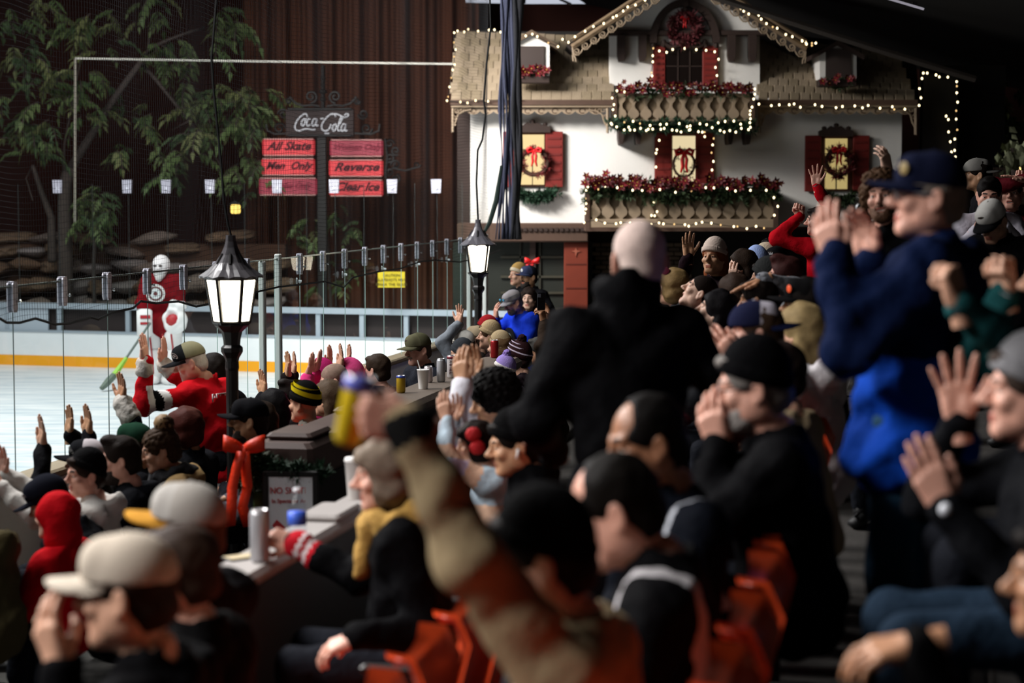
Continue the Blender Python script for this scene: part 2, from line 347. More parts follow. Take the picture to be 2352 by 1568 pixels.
# ------------------------------------------------------------------ lanterns on posts
BLK = mat('#161414', .42, spec=.5); LAMPG = glow('#fff2d6', 13.0); ROOFM = mat('#3c3a3c', .38, spec=.6)
def lantern(px, Y, ytop, sides, label, base_z, rot, m_roof):
    s = ppm(Y); T = at(px, ytop, Y); th = thing('street_lantern', label, 'lantern', (T.x, T.y, base_z))
    C = lambda r, dy: (r/s, T.z-dy/s)
    k = s/360.0                                                       # profile below is written in pixels of the near lantern
    def P(l): return [(r/360, T.z-d/360) for r, d in l]
    o = (T.x, T.y, 0); n = sides
    # fluted roof
    mb = MB(); prof = P([(11, 0), (12, 14), (16, 28), (24, 45), (36, 62), (52, 78), (74, 96), (72, 100), (50, 88)])
    V = []; Fs = []; m_ = n*6
    for r, z in prof:
        for j in range(m_):
            a = 2*math.pi*j/m_+rot; q = (j % 6)/6; bulge = 1-.10*math.sin(math.pi*q)+(.05*abs(math.sin(math.pi*q*3)) if r > .12 else 0)
            V.append((T.x+r*bulge*math.cos(a), T.y+r*bulge*math.sin(a), z+(.012*math.sin(math.pi*q*2)**2 if r > .15 else 0)))
    for i in range(len(prof)-1):
        for j in range(m_): Fs.append((i*m_+j, i*m_+(j+1) % m_, (i+1)*m_+(j+1) % m_, (i+1)*m_+j))
    Fs.append(tuple(range(m_-1, -1, -1))); mb.add(V, Fs); rf = mb.build('lantern_roof', m_roof, th)
    for j in range(n):
        a = 2*math.pi*(j+.5)/n+rot; b = MB(); d = Vector((math.cos(a), math.sin(a), 0)); pr = P([(21, 42), (34, 66)])
        b.tube([Vector((T.x, T.y, pr[0][1]))+d*pr[0][0]*1.02, Vector((T.x, T.y, pr[1][1]))+d*pr[1][0]*1.0], [.008, .012], 6); b.build('roof_flute', BLK, rf)
    # panes and bars
    (rt, zt), (rb, zb) = P([(57, 98), (40, 200)])
    for j in range(n):
        a0 = 2*math.pi*j/n+rot; a1 = 2*math.pi*(j+1)/n+rot; e = .12
        A0, A1 = a0, a1
        def pt(a, r, z): return Vector((T.x+r*math.cos(a), T.y+r*math.sin(a), z))
        q = [pt(A0, rt, zt), pt(A1, rt, zt), pt(A1, rb, zb), pt(A0, rb, zb)]
        q = [q[0].lerp(q[1], e), q[1].lerp(q[0], e), q[2].lerp(q[3], e), q[3].lerp(q[2], e)]
        nn = (q[1]-q[0]).cross(q[3]-q[0]).normalized()*.006
        m2 = MB(); m2.add([*q, *[p-nn for p in q]], [(0, 1, 2, 3), (7, 6, 5, 4), (0, 4, 5, 1), (1, 5, 6, 2), (2, 6, 7, 3), (3, 7, 4, 0)]); m2.build('lamp_pane', LAMPG, th)
        m2 = MB(); m2.tube([pt(A0, rt, zt), pt(A0, rb, zb)], .013, 6); m2.build('frame_bar', BLK, th)
    mb = MB()
    for z_, r_ in ((zt, rt), (zb, rb)):
        mb.tube([(T.x+r_*math.cos(2*math.pi*j/n+rot), T.y+r_*math.sin(2*math.pi*j/n+rot), z_) for j in range(n+1)], .014, 6)
    mb.build('frame_ring', BLK, th)
    body = P([(40, 202), (40, 207), (24, 222), (20, 240), (19, 252), (25, 258), (25, 268), (17, 282), (15, 290)])
    mb = MB(); mb.lathe(body, 8, o, rot=rot); mb.build('lantern_neck', BLK, th)
    mb = MB(); zz = body[-1][1]; mb.lathe([(.042, zz), (.045, zz-.04), (.040, zz-.06), (.040, .5*(zz+base_z)), (.052, base_z+.5), (.06, base_z+.48), (.06, base_z+.06), (.09, base_z+.04), (.09, base_z)], 12, o); mb.build('post', BLK, th)
    return th, T
L1, T1 = lantern(530, 12.7, 540, 6, 'nearer black street lantern glowing beside the red jersey man', 0, math.radians(4), mat('#4a484b', .3, spec=.6))
L2, T2 = lantern(1098, 21.2, 504, 4, 'farther black street lantern glowing in front of the white chalet', 0, math.radians(-48+90), mat('#59575d', .3, spec=.6))
for T_, pts, lab, Y in ((T1, [(494, -60), (497, 0), (486, 130), (489, 190), (500, 300), (510, 400), (514, 460), (524, 520), (531, 542)], 'thin black cable drooping to the nearer street lantern', 12.7),
                        (T2, [(1128, -60), (1125, 0), (1127, 60), (1117, 150), (1111, 230), (1115, 262), (1108, 320), (1097, 345), (1094, 420), (1098, 506)], 'thin black cable drooping to the farther street lantern', 21.2)):
    mb = MB(); mb.tube([at(a, b, Y) for a, b in pts], .008 if Y < 15 else .011, 5); tag(mb.build('lantern_cable', mat('#060606', .6)), lab, 'cable')
far_l = thing('wall_lamp', 'small square warm lamp glowing in the dark behind the ice', 'lamp', at(540, 480, 33))
mb = MB(); mb.bbox(at(541, 480, 33), (.15, .12, .15), .02); mb.build('lamp_glass', glow('#ffd068', 2.2), far_l)
mb = MB(); mb.prism([(-.1, .075), (.1, .075), (0, .15)], -.08, .08); mb.v = [tuple(Vector(p)+at(541, 480, 33)) for p in mb.v]; mb.build('lamp_hood', BLK, far_l)
# ------------------------------------------------------------------ half walls between the sections
BROWN = mat('#4a3a35', .62, bump=.06, bscale=90, var=.12); BLKP = mat('#0f0e0d', .6); LEDGE = mat('#a39e9b', .55, bump=.15, bscale=80)
def rot_box(mb, u0, u1, v0, v1, z0, z1, b=.01, mi=0): mb.bbox(uv((u0+u1)/2, (v0+v1)/2, (z0+z1)/2), (u1-u0, v1-v0, z1-z0), b, -ROW_ANG, mi)
w1 = thing('half_wall', 'dark half wall with thick brown cap running from the lantern up to the cups', 'wall', uv(2.16, 11.3, 0))
mb = MB(); rot_box(mb, 2.08, 2.24, 11.4, 17.2, .11, 1.2); mb.build('wall_body', BLKP, w1)
mb = MB(); rot_box(mb, 2.0, 2.34, 13.2, 17.25, 1.2, 1.3, .03); mb.build('wall_cap', mat('#655a50', .6, bump=.2, bscale=60), w1)
# moulded pier at the near end
mb = MB(); rot_box(mb, 1.99, 2.33, 11.28, 13.25, 1.1, 1.31, .028); mb.build('pier_cap', BROWN, w1)
mb = MB(); rot_box(mb, 2.03, 2.29, 11.4, 11.82, 1.31, 1.35, .02); mb.build('cap_block', BROWN, w1)
mb = MB(); rot_box(mb, 2.03, 2.29, 12.7, 13.1, 1.31, 1.35, .02); mb.build('cap_block', BROWN, w1)
mb = MB(); rot_box(mb, 2.03, 2.30, 11.36, 13.2, .11, 1.11, .02); mb.build('pier_body', mat('#0d1210', .7), w1)
mb = MB(); p0 = at(596, 1100, 10.62); mb.bbox((p0.x, p0.y, .57), (.065, .06, .98), .008); mb.build('green_post', mat('#3a5a2a', .6), w1)
w2 = thing('near_ledge', 'pale counter ledge in the foreground carrying the bottle and the silver can', 'counter', uv(3.2, 7.6, 0))
mb = MB(); rot_box(mb, 3.02, 3.13, 7.05, 9.8, .11, 1.24); mb.build('counter_wall', BLKP, w2)
mb = MB(); rot_box(mb, 2.98, 3.18, 7.0, 9.8, 1.24, 1.3, .02); mb.build('counter_top', LEDGE, w2)
mb = MB(); rot_box(mb, 2.99, 3.17, 8.9, 9.25, 1.3, 1.33, .012); mb.build('cap_block', LEDGE, w2)
# sign on the pier
sg = thing('wall_sign', 'white sign in black frame with red lettering below the green garland', 'sign', at(668, 1150, 10.35))
S0 = at(668, 1150, 10.55); sw, sh = .245, .33; sz = S0.z-.03
SR = Matrix.Rotation(-.05, 3, 'Z')
def sgp(m): m.v = [tuple(SR@(Vector(p)-S0)+S0) for p in m.v]; return m
mb = MB(); mb.box((S0.x, S0.y, sz), (sw, .012, sh)); sgp(mb).build('sign_panel', mat('#e9edf2', .5), sg)
for dx_, dz_, a, b in ((-sw/2-.012, 0, .03, sh+.05), (sw/2+.012, 0, .03, sh+.05), (0, sh/2+.012, sw+.05, .03), (0, -sh/2-.012, sw+.05, .03)):
    mb = MB(); mb.bbox((S0.x+dx_, S0.y-.004, sz+dz_), (a, .03, b), .005); sgp(mb).build('frame_bar', BLKP, sg)
RED = mat('#c23a3e', .6)
lettering('NO SKATES', .050, (S0.x+.002, S0.y-.008, sz+.085), RED, sg, sx=.87)
lettering('In Spectator Area', .031, (S0.x+.003, S0.y-.008, sz+.03), RED, sg, sx=.95)
mb = MB(); rb = [(-.1, -.09), (-.06, -.14), (-.02, -.11), (-.075, -.06)]; mb.prism([(S0.x+x, sz+z-.01) for x, z in rb], S0.y-.012, S0.y-.007); mb.build('red_mark', RED, sg)
mb = MB(); mb.prism([(S0.x+.075+x, sz-.06+z) for x, z in ((-.012, -.014), (.014, .006), (.02, .02), (-.004, .004))], S0.y-.012, S0.y-.007); mb.build('red_mark', RED, sg)

# garlands: short needle sprigs, poinsettias
GREEN = mat('#16351f', .7, var=.4, vscale=20); GREEN2 = mat('#2c3d20', .7, var=.4, vscale=20)
def sprig_mesh(seed, L=.1, n=11):
    r = random.Random(seed); m = MB()
    for k in range(n):
        a = r.uniform(0, 6.28); t = r.uniform(.3, 1.2); d = Vector((math.cos(a)*math.sin(t), math.sin(a)*math.sin(t), math.cos(t)))
        q = d.cross(Vector((0, 0, 1))).normalized()*L*.09; o = Vector((0, 0, 0)); e = d*L*r.uniform(.7, 1.1); mid = e*.5
        m.add([o, mid+q, e, mid-q+Vector((0, 0, L*.06))], [(0, 1, 2), (0, 2, 3)])
    return m
SPR = [sprig_mesh(i) for i in range(4)]
def garland(name, label, pts, thick, count, mats, L=.1, cat='garland', seed=1, droop=0, group=None):
    th = thing(name, label, cat, pts[0], group); r = random.Random(seed); pts = [Vector(p) for p in pts]
    seg = [(b-a).length for a, b in zip(pts, pts[1:])]; tot = sum(seg); m = MB()
    def pos(t):
        d = t*tot
        for (a, b), l in zip(zip(pts, pts[1:]), seg):
            if d <= l or b is pts[-1]: return a.lerp(b, min(1, d/l))
            d -= l
    mb = MB(); mb.tube(pts, thick*.25, 5); mb.build('stem', mat('#20281a', .9), th)
    for k in range(count):
        p = pos(r.random())+Vector((r.gauss(0, thick*.4), r.gauss(0, thick*.4), r.gauss(0, thick*.45)-droop*r.random()))
        R = Matrix.Rotation(r.uniform(0, 6.28), 3, 'Z') @ Matrix.Rotation(r.uniform(0, 2.6), 3, 'X'); s = SPR[k % 4]; f = L/.1*r.uniform(.7, 1.2)
        m.add([R@(Vector(v)*f)+p for v in s.v], s.f)
    tag(m.build('needles', mats, th), kind='stuff'); return th
g1 = [at(590, 1068, 10.6), at(640, 1078, 10.58), at(700, 1085, 10.58), at(742, 1090, 10.6)]
garland('garland', 'green garland hanging under the brown cap above the white sign', g1, .04, 200, GREEN, .055, seed=3)
garland('garland', 'green garland sprigs hanging down beside the green post', [at(592, 1050, 10.62), at(575, 1085, 10.6), at(572, 1120, 10.6)], .04, 90, GREEN2, .08, seed=4)

# orange-red ribbon bow by the lantern post
def bow(label, px, py, Y, S, col, tails=1.0, name='ribbon_bow', depth=.06):
    c = at(px, py, Y); th = thing(name, label, 'bow', c); m_ = mat(col, .45, bump=.2, bscale=60, var=.1)
    def strip(path, w, nm):
        V = []; Fs = []
        for k, (x, y, z) in enumerate(path):
            ww = w[k] if isinstance(w, list) else w; V += [c+Vector((x, y-ww*.25, z-ww))*S, c+Vector((x, y+ww*.25, z+ww))*S]
        for k in range(len(path)-1): Fs.append((2*k, 2*k+1, 2*k+3, 2*k+2))
        m = MB(); m.add(V, Fs); o = m.build(nm, m_, th, True); s_ = o.modifiers.new('solid', 'SOLIDIFY'); s_.thickness = .006*S+.002
    for sg_ in (-1, 1):
        P = []
        for k in range(15):
            t = k/14; a = math.pi*2*t; P.append((sg_*(.5-.5*math.cos(a))*.55, -.12*math.sin(a), .12*math.sin(a)*.4+.08*(1-math.cos(a))))
        strip(P, [.06+.14*math.sin(math.pi*k/14) for k in range(15)], 'bow_loop')
        P = [(sg_*.02, 0, 0), (sg_*.12-.05, -.08, -.25*tails), (sg_*.2-.1, .05, -.5*tails), (sg_*.14-.16, -.08, -.75*tails), (sg_*.24-.12, 0, -1.0*tails)]
        V = []
        m = MB()
        for x, y, z in P: V += [c+Vector((x-.15, y+.05*math.sin(z*9), z))*S, c+Vector((x+.13, y-.08, z+.06))*S]
        m.add(V, [(2*k, 2*k+1, 2*k+3, 2*k+2) for k in range(4)]); o = m.build('bow_tail', m_, th, True); s_ = o.modifiers.new('solid', 'SOLIDIFY'); s_.thickness = .006*S+.002
    m = MB(); m.ball(c, (.09*S, .08*S, .1*S), 10); m.build('bow_knot', m_, th, True); return th
bow('orange-red ribbon bow with gold edging tied beside the nearer lantern post', 560, 1030, 10.5, .2, '#e2340f', 2.1)

# ------------------------------------------------------------------ drinks
ALU = mat('#c9c9cb', .28, metal=.8)
def can(label, p, col, h=.168, r=.033, M=None, stripe=None, word=None, wcol='#202020', name='drink_can', ang=0):
    th = thing(name, label, 'can', p, 'drink cans among the crowd'); Rm = M or Matrix.Identity(3); o = Vector(p)
    mb = MB(); mb.lathe([(r*.78, 0), (r, .012), (r, h-.018), (r*.86, h-.005)], 20, o, M=Rm); mb.build('can_body', mat(col, .35, metal=.3), th, True)
    mb = MB(); mb.lathe([(r*.86, h-.006), (r*.88, h), (r*.8, h), (r*.78, h-.006)], 20, o, M=Rm); mb.build('can_lid', ALU, th, True)
    mb = MB(); mb.bbox(Rm@Vector((.004, 0, h+.001))+o, (.022, .014, .002), .001); mb.build('pull_tab', ALU, th)
    if stripe:
        mb = MB(); mb.lathe([(r*1.012, stripe[1]*h), (r*1.012, stripe[2]*h)], 20, o, M=Rm); mb.build('can_band', mat(stripe[0], .4), th, True)
    if word:
        q = Matrix.Rotation(math.pi/2, 3, 'X') if not ang else Matrix.Rotation(math.pi/2, 3, 'X') @ Matrix.Rotation(ang, 3, 'Z')
        lettering(word, .036, o+Vector((0, -r*1.03, h*.5)), mat(wcol, .6), th, M=q, sx=1)
    return th
def on_cap(px, py, z):                                               # point of a cap at height z seen at (px, py)
    d = at(px, py, 10)-Vector((0, 0, CAM_H)); t = (z-CAM_H)/d.z; return Vector((d.x*t, d.y*t, z))
c1 = on_cap(1013, 877, 1.3); can('tall silver can behind the white paper cup on the half wall', c1, '#b9bbc0', .17, .031)
c2 = on_cap(1037, 868, 1.3); can('tall white can with dark lettering next to clapping hands', c2, '#d6d2d2', .17, .033, stripe=('#8a3944', .84, .95), word='TRULY', wcol='#5a2a38', ang=math.pi/2)
c3 = on_cap(921, 902, 1.3); can('yellow can with blue lid standing left of the paper cup', c3, '#b79a2a', .12, .031, stripe=('#3d57b8', .86, .97))
c4 = on_cap(984, 878, 1.3); can('short pale can behind the paper cup and its straw', c4, '#cfc6ca', .118, .032)
c5 = on_cap(1136, 822, 1.3); can('red can standing on the half wall by the farther lantern', c5+Vector((0, 0, 0)), '#9c1e22', .15, .033)
cp = on_cap(972, 893, 1.3); th = thing('paper_cup', 'white paper cup with a straw on the half wall', 'cup', cp)
mb = MB(); mb.lathe([(.03, 0), (.031, .004), (.041, .13), (.044, .132), (.044, .136), (.039, .134)], 20, cp); mb.build('cup_body', mat('#e9e8e6', .6), th, True)
mb = MB(); mb.tube([cp+Vector((-.01, 0, .1)), cp+Vector((-.038, 0, .2))], .004, 6); mb.build('straw', mat('#f0efec', .5), th)

p_ = on_cap(597, 1290, 1.3); can('tall silver can with glossy lid held at the near ledge', (p_.x, p_.y, 1.3), '#a8a8ac', .195, .036)
# water bottle
bp_ = on_cap(683, 1248, 1.3); bz = 1.3; th = thing('water_bottle', 'clear plastic water bottle with blue label on the pale ledge', 'bottle', (bp_.x, bp_.y, bz)); o = Vector((bp_.x, bp_.y, bz))
PET = glass_mat((.93, .95, .98), 1.0, .08)
mb = MB(); mb.lathe([(.031, 0), (.036, .008), (.036, .035), (.034, .045), (.036, .055), (.0355, .075), (.0355, .125), (.035, .15), (.024, .172), (.014, .186), (.0135, .2)], 20, o); mb.build('bottle_body', PET, th, True)
mb = MB(); mb.lathe([(.0365, .075), (.0365, .125)], 20, o); mb.build('bottle_label', mat('#3b62d2', .5, var=.3, vscale=30), th, True)
mb = MB(); mb.lathe([(.0155, .2), (.0155, .215), (.012, .217)], 14, o); mb.build('bottle_cap', mat('#dcdce2', .5), th, True)
tc = on_cap(818, 1146, 1.33); th = thing('paper_cup', 'tall white paper cup on the pale ledge beside the scarf woman', 'cup', (tc.x, tc.y, 1.33)); o = Vector((tc.x, tc.y, 1.33))
mb = MB(); mb.lathe([(.034, 0), (.036, .004), (.048, .165), (.051, .167), (.051, .172)], 20, o); mb.build('cup_body', mat('#e6e2de', .6), th, True)
mb = MB(); mb.lathe([(.051, .17), (.047, .182), (.03, .185)], 20, o); mb.build('cup_lid', mat('#efeeec', .5), th, True)
ph = on_cap(552, 1284, 1.3); th = thing('phone', 'glowing slab painting the lit near end of the pale ledge', 'phone', (ph.x, ph.y, 1.3))  # emissive slab in place of the ledge's own brightly lit surface
mb = MB(); mb.bbox((ph.x+.01, ph.y+.02, 1.304), (.075, .15, .009), .003, -.9); mb.build('glow_backing', BLKP, th)
mb = MB(); mb.box((ph.x+.01, ph.y+.02, 1.3095), (.068, .14, .001), -.9); mb.build('lit_ledge_glow', glow('#ffe9c0', 1.1), th)

# ------------------------------------------------------------------ orange stadium seats
ORANGE = mat('#c8431a', .38, var=.08, spec=.5); SEATBLK = mat('#1b1918', .5)
def seat_parts():
    def shell(pts, wid, th_):                                        # swept seat profile (y forward, z up)
        m = MB(); n = len(pts); k = 7; V = []; Fs = []
        for side in (0, 1):
            for i, (y, z) in enumerate(pts):
                a = pts[max(i-1, 0)]; b = pts[min(i+1, n-1)]; d = Vector((b[0]-a[0], b[1]-a[1])).normalized(); nx = Vector((-d.y, d.x))*th_*side
                for j in range(k):
                    x = (j/(k-1)-.5)*2; w = wid[i]; c_ = (abs(x)**3)*.05
                    V.append((x*w/2, y+nx.x+c_*d.y*-1*1.0, z+nx.y+c_*abs(d.x)))
        for side in (0, 1):
            o = side*n*k
            for i in range(n-1):
                for j in range(k-1):
                    q = (o+i*k+j, o+i*k+j+1, o+(i+1)*k+j+1, o+(i+1)*k+j); Fs.append(q if side else q[::-1])
        for i in range(n-1):
            Fs.append((i*k, (i+1)*k, n*k+(i+1)*k, n*k+i*k)); Fs.append((i*k+k-1, n*k+i*k+k-1, n*k+(i+1)*k+k-1, (i+1)*k+k-1))
        for j in range(k-1):
            Fs.append((j, n*k+j, n*k+j+1, j+1)); q = (n-1)*k; Fs.append((q+j, q+j+1, n*k+q+j+1, n*k+q+j))
        m.add(V, Fs); return m
    back = shell([(-.2, .44), (-.225, .52), (-.25, .62), (-.275, .72), (-.29, .80), (-.275, .835), (-.25, .83)], [.40, .43, .45, .45, .43, .40, .38], .018)
    pan = shell([(-.2, .42), (-.1, .40), (.05, .405), (.18, .425), (.22, .41), (.225, .38)], [.42, .45, .46, .45, .43, .42], .018)
    return back.mesh('seat_back', ORANGE, True), pan.mesh('seat_pan', ORANGE, True)
SB_ME, SP_ME = seat_parts()
mb = MB(); mb.box((0, -.05, .2), (.06, .08, .4)); mb.box((0, -.05, .385), (.4, .26, .02)); mb.box((0, -.05, .008), (.2, .2, .016)); ST_ME = mb.mesh('seat_stand', SEATBLK)
mb = MB(); mb.bbox((.25, -.06, .60), (.045, .34, .03), .01); mb.box((.25, -.2, .3), (.04, .05, .6)); AR_ME = mb.mesh('arm_rest', SEATBLK)
SEATS = []
def seat(u, v, z, label, group, yaw=None):
    p = uv(u, v, z); t = thing('stadium_seat', label, 'seat', p, group); t.rotation_euler = (0, 0, math.pi/2-ROW_ANG if yaw is None else yaw)
    for nm, me in (('seat_back', SB_ME), ('seat_pan', SP_ME), ('seat_stand', ST_ME), ('arm_rest', AR_ME)):
        o = bpy.data.objects.new(nm, me); COL.objects.link(o); o.parent = t
    return t
WHERE = ['nearest', 'second nearest', 'third', 'fourth', 'fifth', 'sixth', 'seventh', 'eighth', 'ninth', 'tenth', 'eleventh', 'twelfth', 'thirteenth', 'fourteenth', 'fifteenth', 'sixteenth']
for k in range(6): seat(3.84, 5.3+k*.55, .52, WHERE[k]+' orange plastic seat in the row just behind the pale ledge', 'orange seats behind the pale ledge')
for k in range(11): seat(4.80, 4.0+k*.55, .80, WHERE[k]+' orange plastic seat in the row beside the dark aisle', 'orange seats along the dark aisle')
# ------------------------------------------------------------------ chalet at the end of the bleachers
YC = 29.0
WHITE = mat('#e6e2dc', .8, bump=.15, bscale=30, var=.05, vscale=2); TRIM = mat('#4d382c', .7, var=.2); DKTRIM = mat('#30211b', .7, var=.2)
SHING = mat('#8f7f6a', .85, bump=.4, bscale=35, var=.25, vscale=5); CREAM = mat('#917e68', .7, var=.12); SHUT = mat('#741f19', .55, var=.1); DARK = mat('#120e0c', .8)
ch = thing('chalet', 'white alpine chalet facade with shingled roof, red shutters and two balconies', 'building', at(1574, 560, YC))
def pbox(px0, px1, py0, py1, Y0, Y1, m, name, parent=None, b=.0):     # box seen at px0..px1, py0..py1 on its front face Y0
    a, c = at(px0, py0, Y0), at(px1, py1, Y0); mb = MB()
    if b: mb.bbox(((a.x+c.x)/2, (Y0+Y1)/2, (a.z+c.z)/2), (abs(c.x-a.x), Y1-Y0, abs(a.z-c.z)), b)
    else: mb.box(((a.x+c.x)/2, (Y0+Y1)/2, (a.z+c.z)/2), (abs(c.x-a.x), Y1-Y0, abs(a.z-c.z)))
    return mb.build(name, m, parent or ch)
def poly(pxs, Y0, Y1, m, name, parent=None):
    pts = [at(a, b, Y0) for a, b in pxs]; mb = MB(); mb.prism([(p.x, p.z) for p in pts], Y0, Y1); return mb.build(name, m, parent or ch)
wall = pbox(1080, 2068, 225, 520, YC, YC+.25, WHITE, 'front_wall')
poly([(1400, 240), (1400, 60), (1572, -62), (1745, 60), (1745, 240)], YC-.02, YC+.2, WHITE, 'gable_wall')
pbox(1050, 1352, 512, 556, YC-.22, YC+.2, TRIM, 'floor_beam', b=.02)
for k in range(14): pbox(1190+k*12, 1198+k*12, 523, 531, YC-.25, YC-.21, DKTRIM, 'beam_dentil')
pbox(1050, 1080, 240, 515, YC+.02, YC+.3, DKTRIM, 'corner_board')
# ground floor under the beam
gw = pbox(1040, 1360, 556, 900, YC+.12, YC+.3, mat('#1d2019', .6), 'shop_front')
for px in (1195, 1240): pbox(px-2, px+2, 556, 800, YC+.08, YC+.12, mat('#2c2a20', .6), 'mullion', gw)
for py in (590, 635, 672, 710): pbox(1150, 1296, py-2, py+3, YC+.08, YC+.12, mat('#39362a', .6), 'mullion', gw)
pbox(1217, 1230, 556, 620, YC+.02, YC+.1, mat('#42302a', .7), 'mullion', gw)
col_ = pbox(1296, 1350, 556, 900, YC-.12, YC+.15, mat('#702a17', .6, var=.12), 'red_column', b=.01)
star = [(1323+(11 if k % 2 == 0 else 3.5)*(1.15 if k in (4,) else 1)*math.sin(k*math.pi/4), 577-(9 if k % 2 == 0 else 3)*(1.4 if k == 4 else 1)*math.cos(k*math.pi/4)) for k in range(8)]
poly(star[::-1], YC-.135, YC-.121, mat('#94503c', .6), 'star_carving', col_)
for py in (605, 660): pbox(1300, 1346, py, py+3, YC-.128, YC-.121, mat('#571d0f', .6), 'groove', col_)
under = pbox(1352, 2068, 525, 900, YC+.45, YC+.6, mat('#1a1511', .9), 'recessed_wall')
BR = [mat(c, .85) for c in ('#5a4a3a', '#675644', '#4e4034')]
b0 = at(0, 0, YC+.4); bm = MB(); bm.bbox((0, 0, 0), (.165, .06, .055), .006); bme = [bm.mesh('brick', m_) for m_ in BR]
for r_ in range(13):
    for k in range(8):
        p = at(1366+k*28+(14 if r_ % 2 else 0), 562+r_*10.2, YC+.42); o = bpy.data.objects.new('brick', bme[(r_*5+k*3) % 3]); COL.objects.link(o); o.location = p; o.parent = under; o.matrix_parent_inverse = parent_inv(under)
# shingled roof slopes
def shingles(parent, quad, rows, cols, seed):                         # quad: top-left, top-right, bottom-right, bottom-left in space
    r = random.Random(seed); A, B, C_, D_ = [Vector(q) for q in quad]; wv = (B-A).length/cols; hv = (D_-A).length/rows
    m = MB(); m.bbox((0, 0, 0), (wv*.96, .035, hv*1.18), .006); me = m.mesh('shingle', SHING)
    me2 = MB().bbox((0, 0, 0), (wv*.94, .04, hv*1.2), .008).mesh('shingle', mat('#84755f', .85, bump=.4, bscale=35, var=.25, vscale=5))
    xa = (B-A).normalized(); za = (A-D_).normalized(); ya = za.cross(xa); R = Matrix((xa, ya, za)).transposed().to_4x4()
    for i in range(rows):
        for j in range(cols+(i % 2)):
            fx = (j+.5-(.5 if i % 2 else 0))/cols; fx = min(max(fx, .02), .98); p = A.lerp(B, fx).lerp(D_.lerp(C_, fx), (i+.5)/rows)
            o = bpy.data.objects.new('shingle', me if r.random() < .6 else me2); COL.objects.link(o); o.parent = parent; o.matrix_parent_inverse = parent_inv(parent)
            o.matrix_basis = Matrix.Translation(p+ya*(-.03+.012*r.random())+za*hv*.03*r.uniform(-1, 1)) @ R @ Matrix.Rotation(math.radians(6), 4, 'X')
Yt, Yb = YC+.95, YC-.32
lr = poly([(1048, 72), (1415, 72), (1407, 238), (1036, 238)], YC+1.02, YC+1.1, DARK, 'roof_slope')
shingles(lr, (at(1048, 78, Yt), at(1412, 92, Yt), at(1405, 234, Yb), at(1036, 232, Yb)), 9, 16, 3)
rr_ = poly([(1735, 72), (1990, 100), (2105, 150), (2112, 242), (1735, 238)], YC+1.02, YC+1.1, DARK, 'roof_slope')
shingles(rr_, (at(1742, 92, Yt), at(2060, 128, Yt), at(2104, 240, Yb), at(1740, 234, Yb)), 9, 15, 5)
for a, b in ((1034, 1408), (1738, 2108)):
    pbox(a, b, 229, 241, YC-.42, YC-.3, TRIM, 'eave_board'); pbox(a+2, b, 241, 246, YC-.4, YC-.3, CREAM, 'eave_moulding')
# scalloped lace under the eaves
def scallop(x0, x1, py, n, amp, name, Y):
    for k in range(n):
        a = x0+(x1-x0)*k/n; b = x0+(x1-x0)*(k+1)/n; w_ = b-a
        P = [(a, py), (a+w_*.0, py+amp*.55)]+[(a+w_*(q/8), py+amp*(.62+.38*math.sin(math.pi*q/8))) for q in range(1, 8)]+[(b, py+amp*.55), (b, py)]
        o = poly(P[::-1], Y, Y+.02, CREAM, name)
        c = at((a+b)/2, py+amp*.5, Y-.004); s = amp*.32/ppm(Y); m = MB(); m.tube([c+Vector((s*1.2*math.cos(t), 0, s*math.sin(t))) for t in [q*.6 for q in range(10)]], .006, 4); m.build('lace_curl', TRIM, o)
scallop(1040, 1384, 246, 11, 17, 'lace_scallop', YC-.34); scallop(1745, 2095, 246, 11, 17, 'lace_scallop', YC-.34)
def curl(px, py, r, Y, turns=1.4, start=0, sgn=1, rad=.014, m=None, name='scroll', parent=None, taper=True):
    pts = []; n = int(14*turns)
    for k in range(n+1):
        t = k/n; a = start+sgn*2*math.pi*turns*t; q = r*(1-.78*t); pts.append(at(px+q*math.cos(a), py+q*math.sin(a), Y))
    mb = MB(); mb.tube(pts, [rad*(1-.4*k/n) for k in range(n+1)], 5); return mb.build(name, m or CREAM, parent or ch)
def bracket(px, py, sx, Y=YC-.36, h=60, name='lace_bracket'):        # pierced corner bracket
    P = [(px, py), (px+sx*44, py), (px+sx*44, py+9), (px+sx*28, py+12), (px+sx*15, py+20), (px+sx*10, py+h*.6), (px+sx*5, py+h*.72), (px+sx*2, py+h), (px, py+h)]
    mb = MB(); mb.tube([at(a, b, Y) for a, b in P], .012, 5); o = mb.build(name, CREAM, ch)
    mb = MB(); mb.tube([at(px+sx*3, py+2, Y), at(px+sx*3, py+h, Y)], .022, 5); mb.tube([at(px, py+3, Y), at(px+sx*44, py+3, Y)], .022, 5); mb.build('bracket_edge', CREAM, o)
    for a, b, r_ in ((12, 10, 7), (26, 9, 6), (7, 26, 6), (6, 42, 4)): curl(px+sx*a, py+b, r_, Y, 1.3, 0, sx, .009, CREAM, 'scroll', o)
bracket(1037, 243, 1); bracket(1398, 243, -1, h=62); bracket(1741, 243, 1, h=62); bracket(2106, 243, -1, h=66)
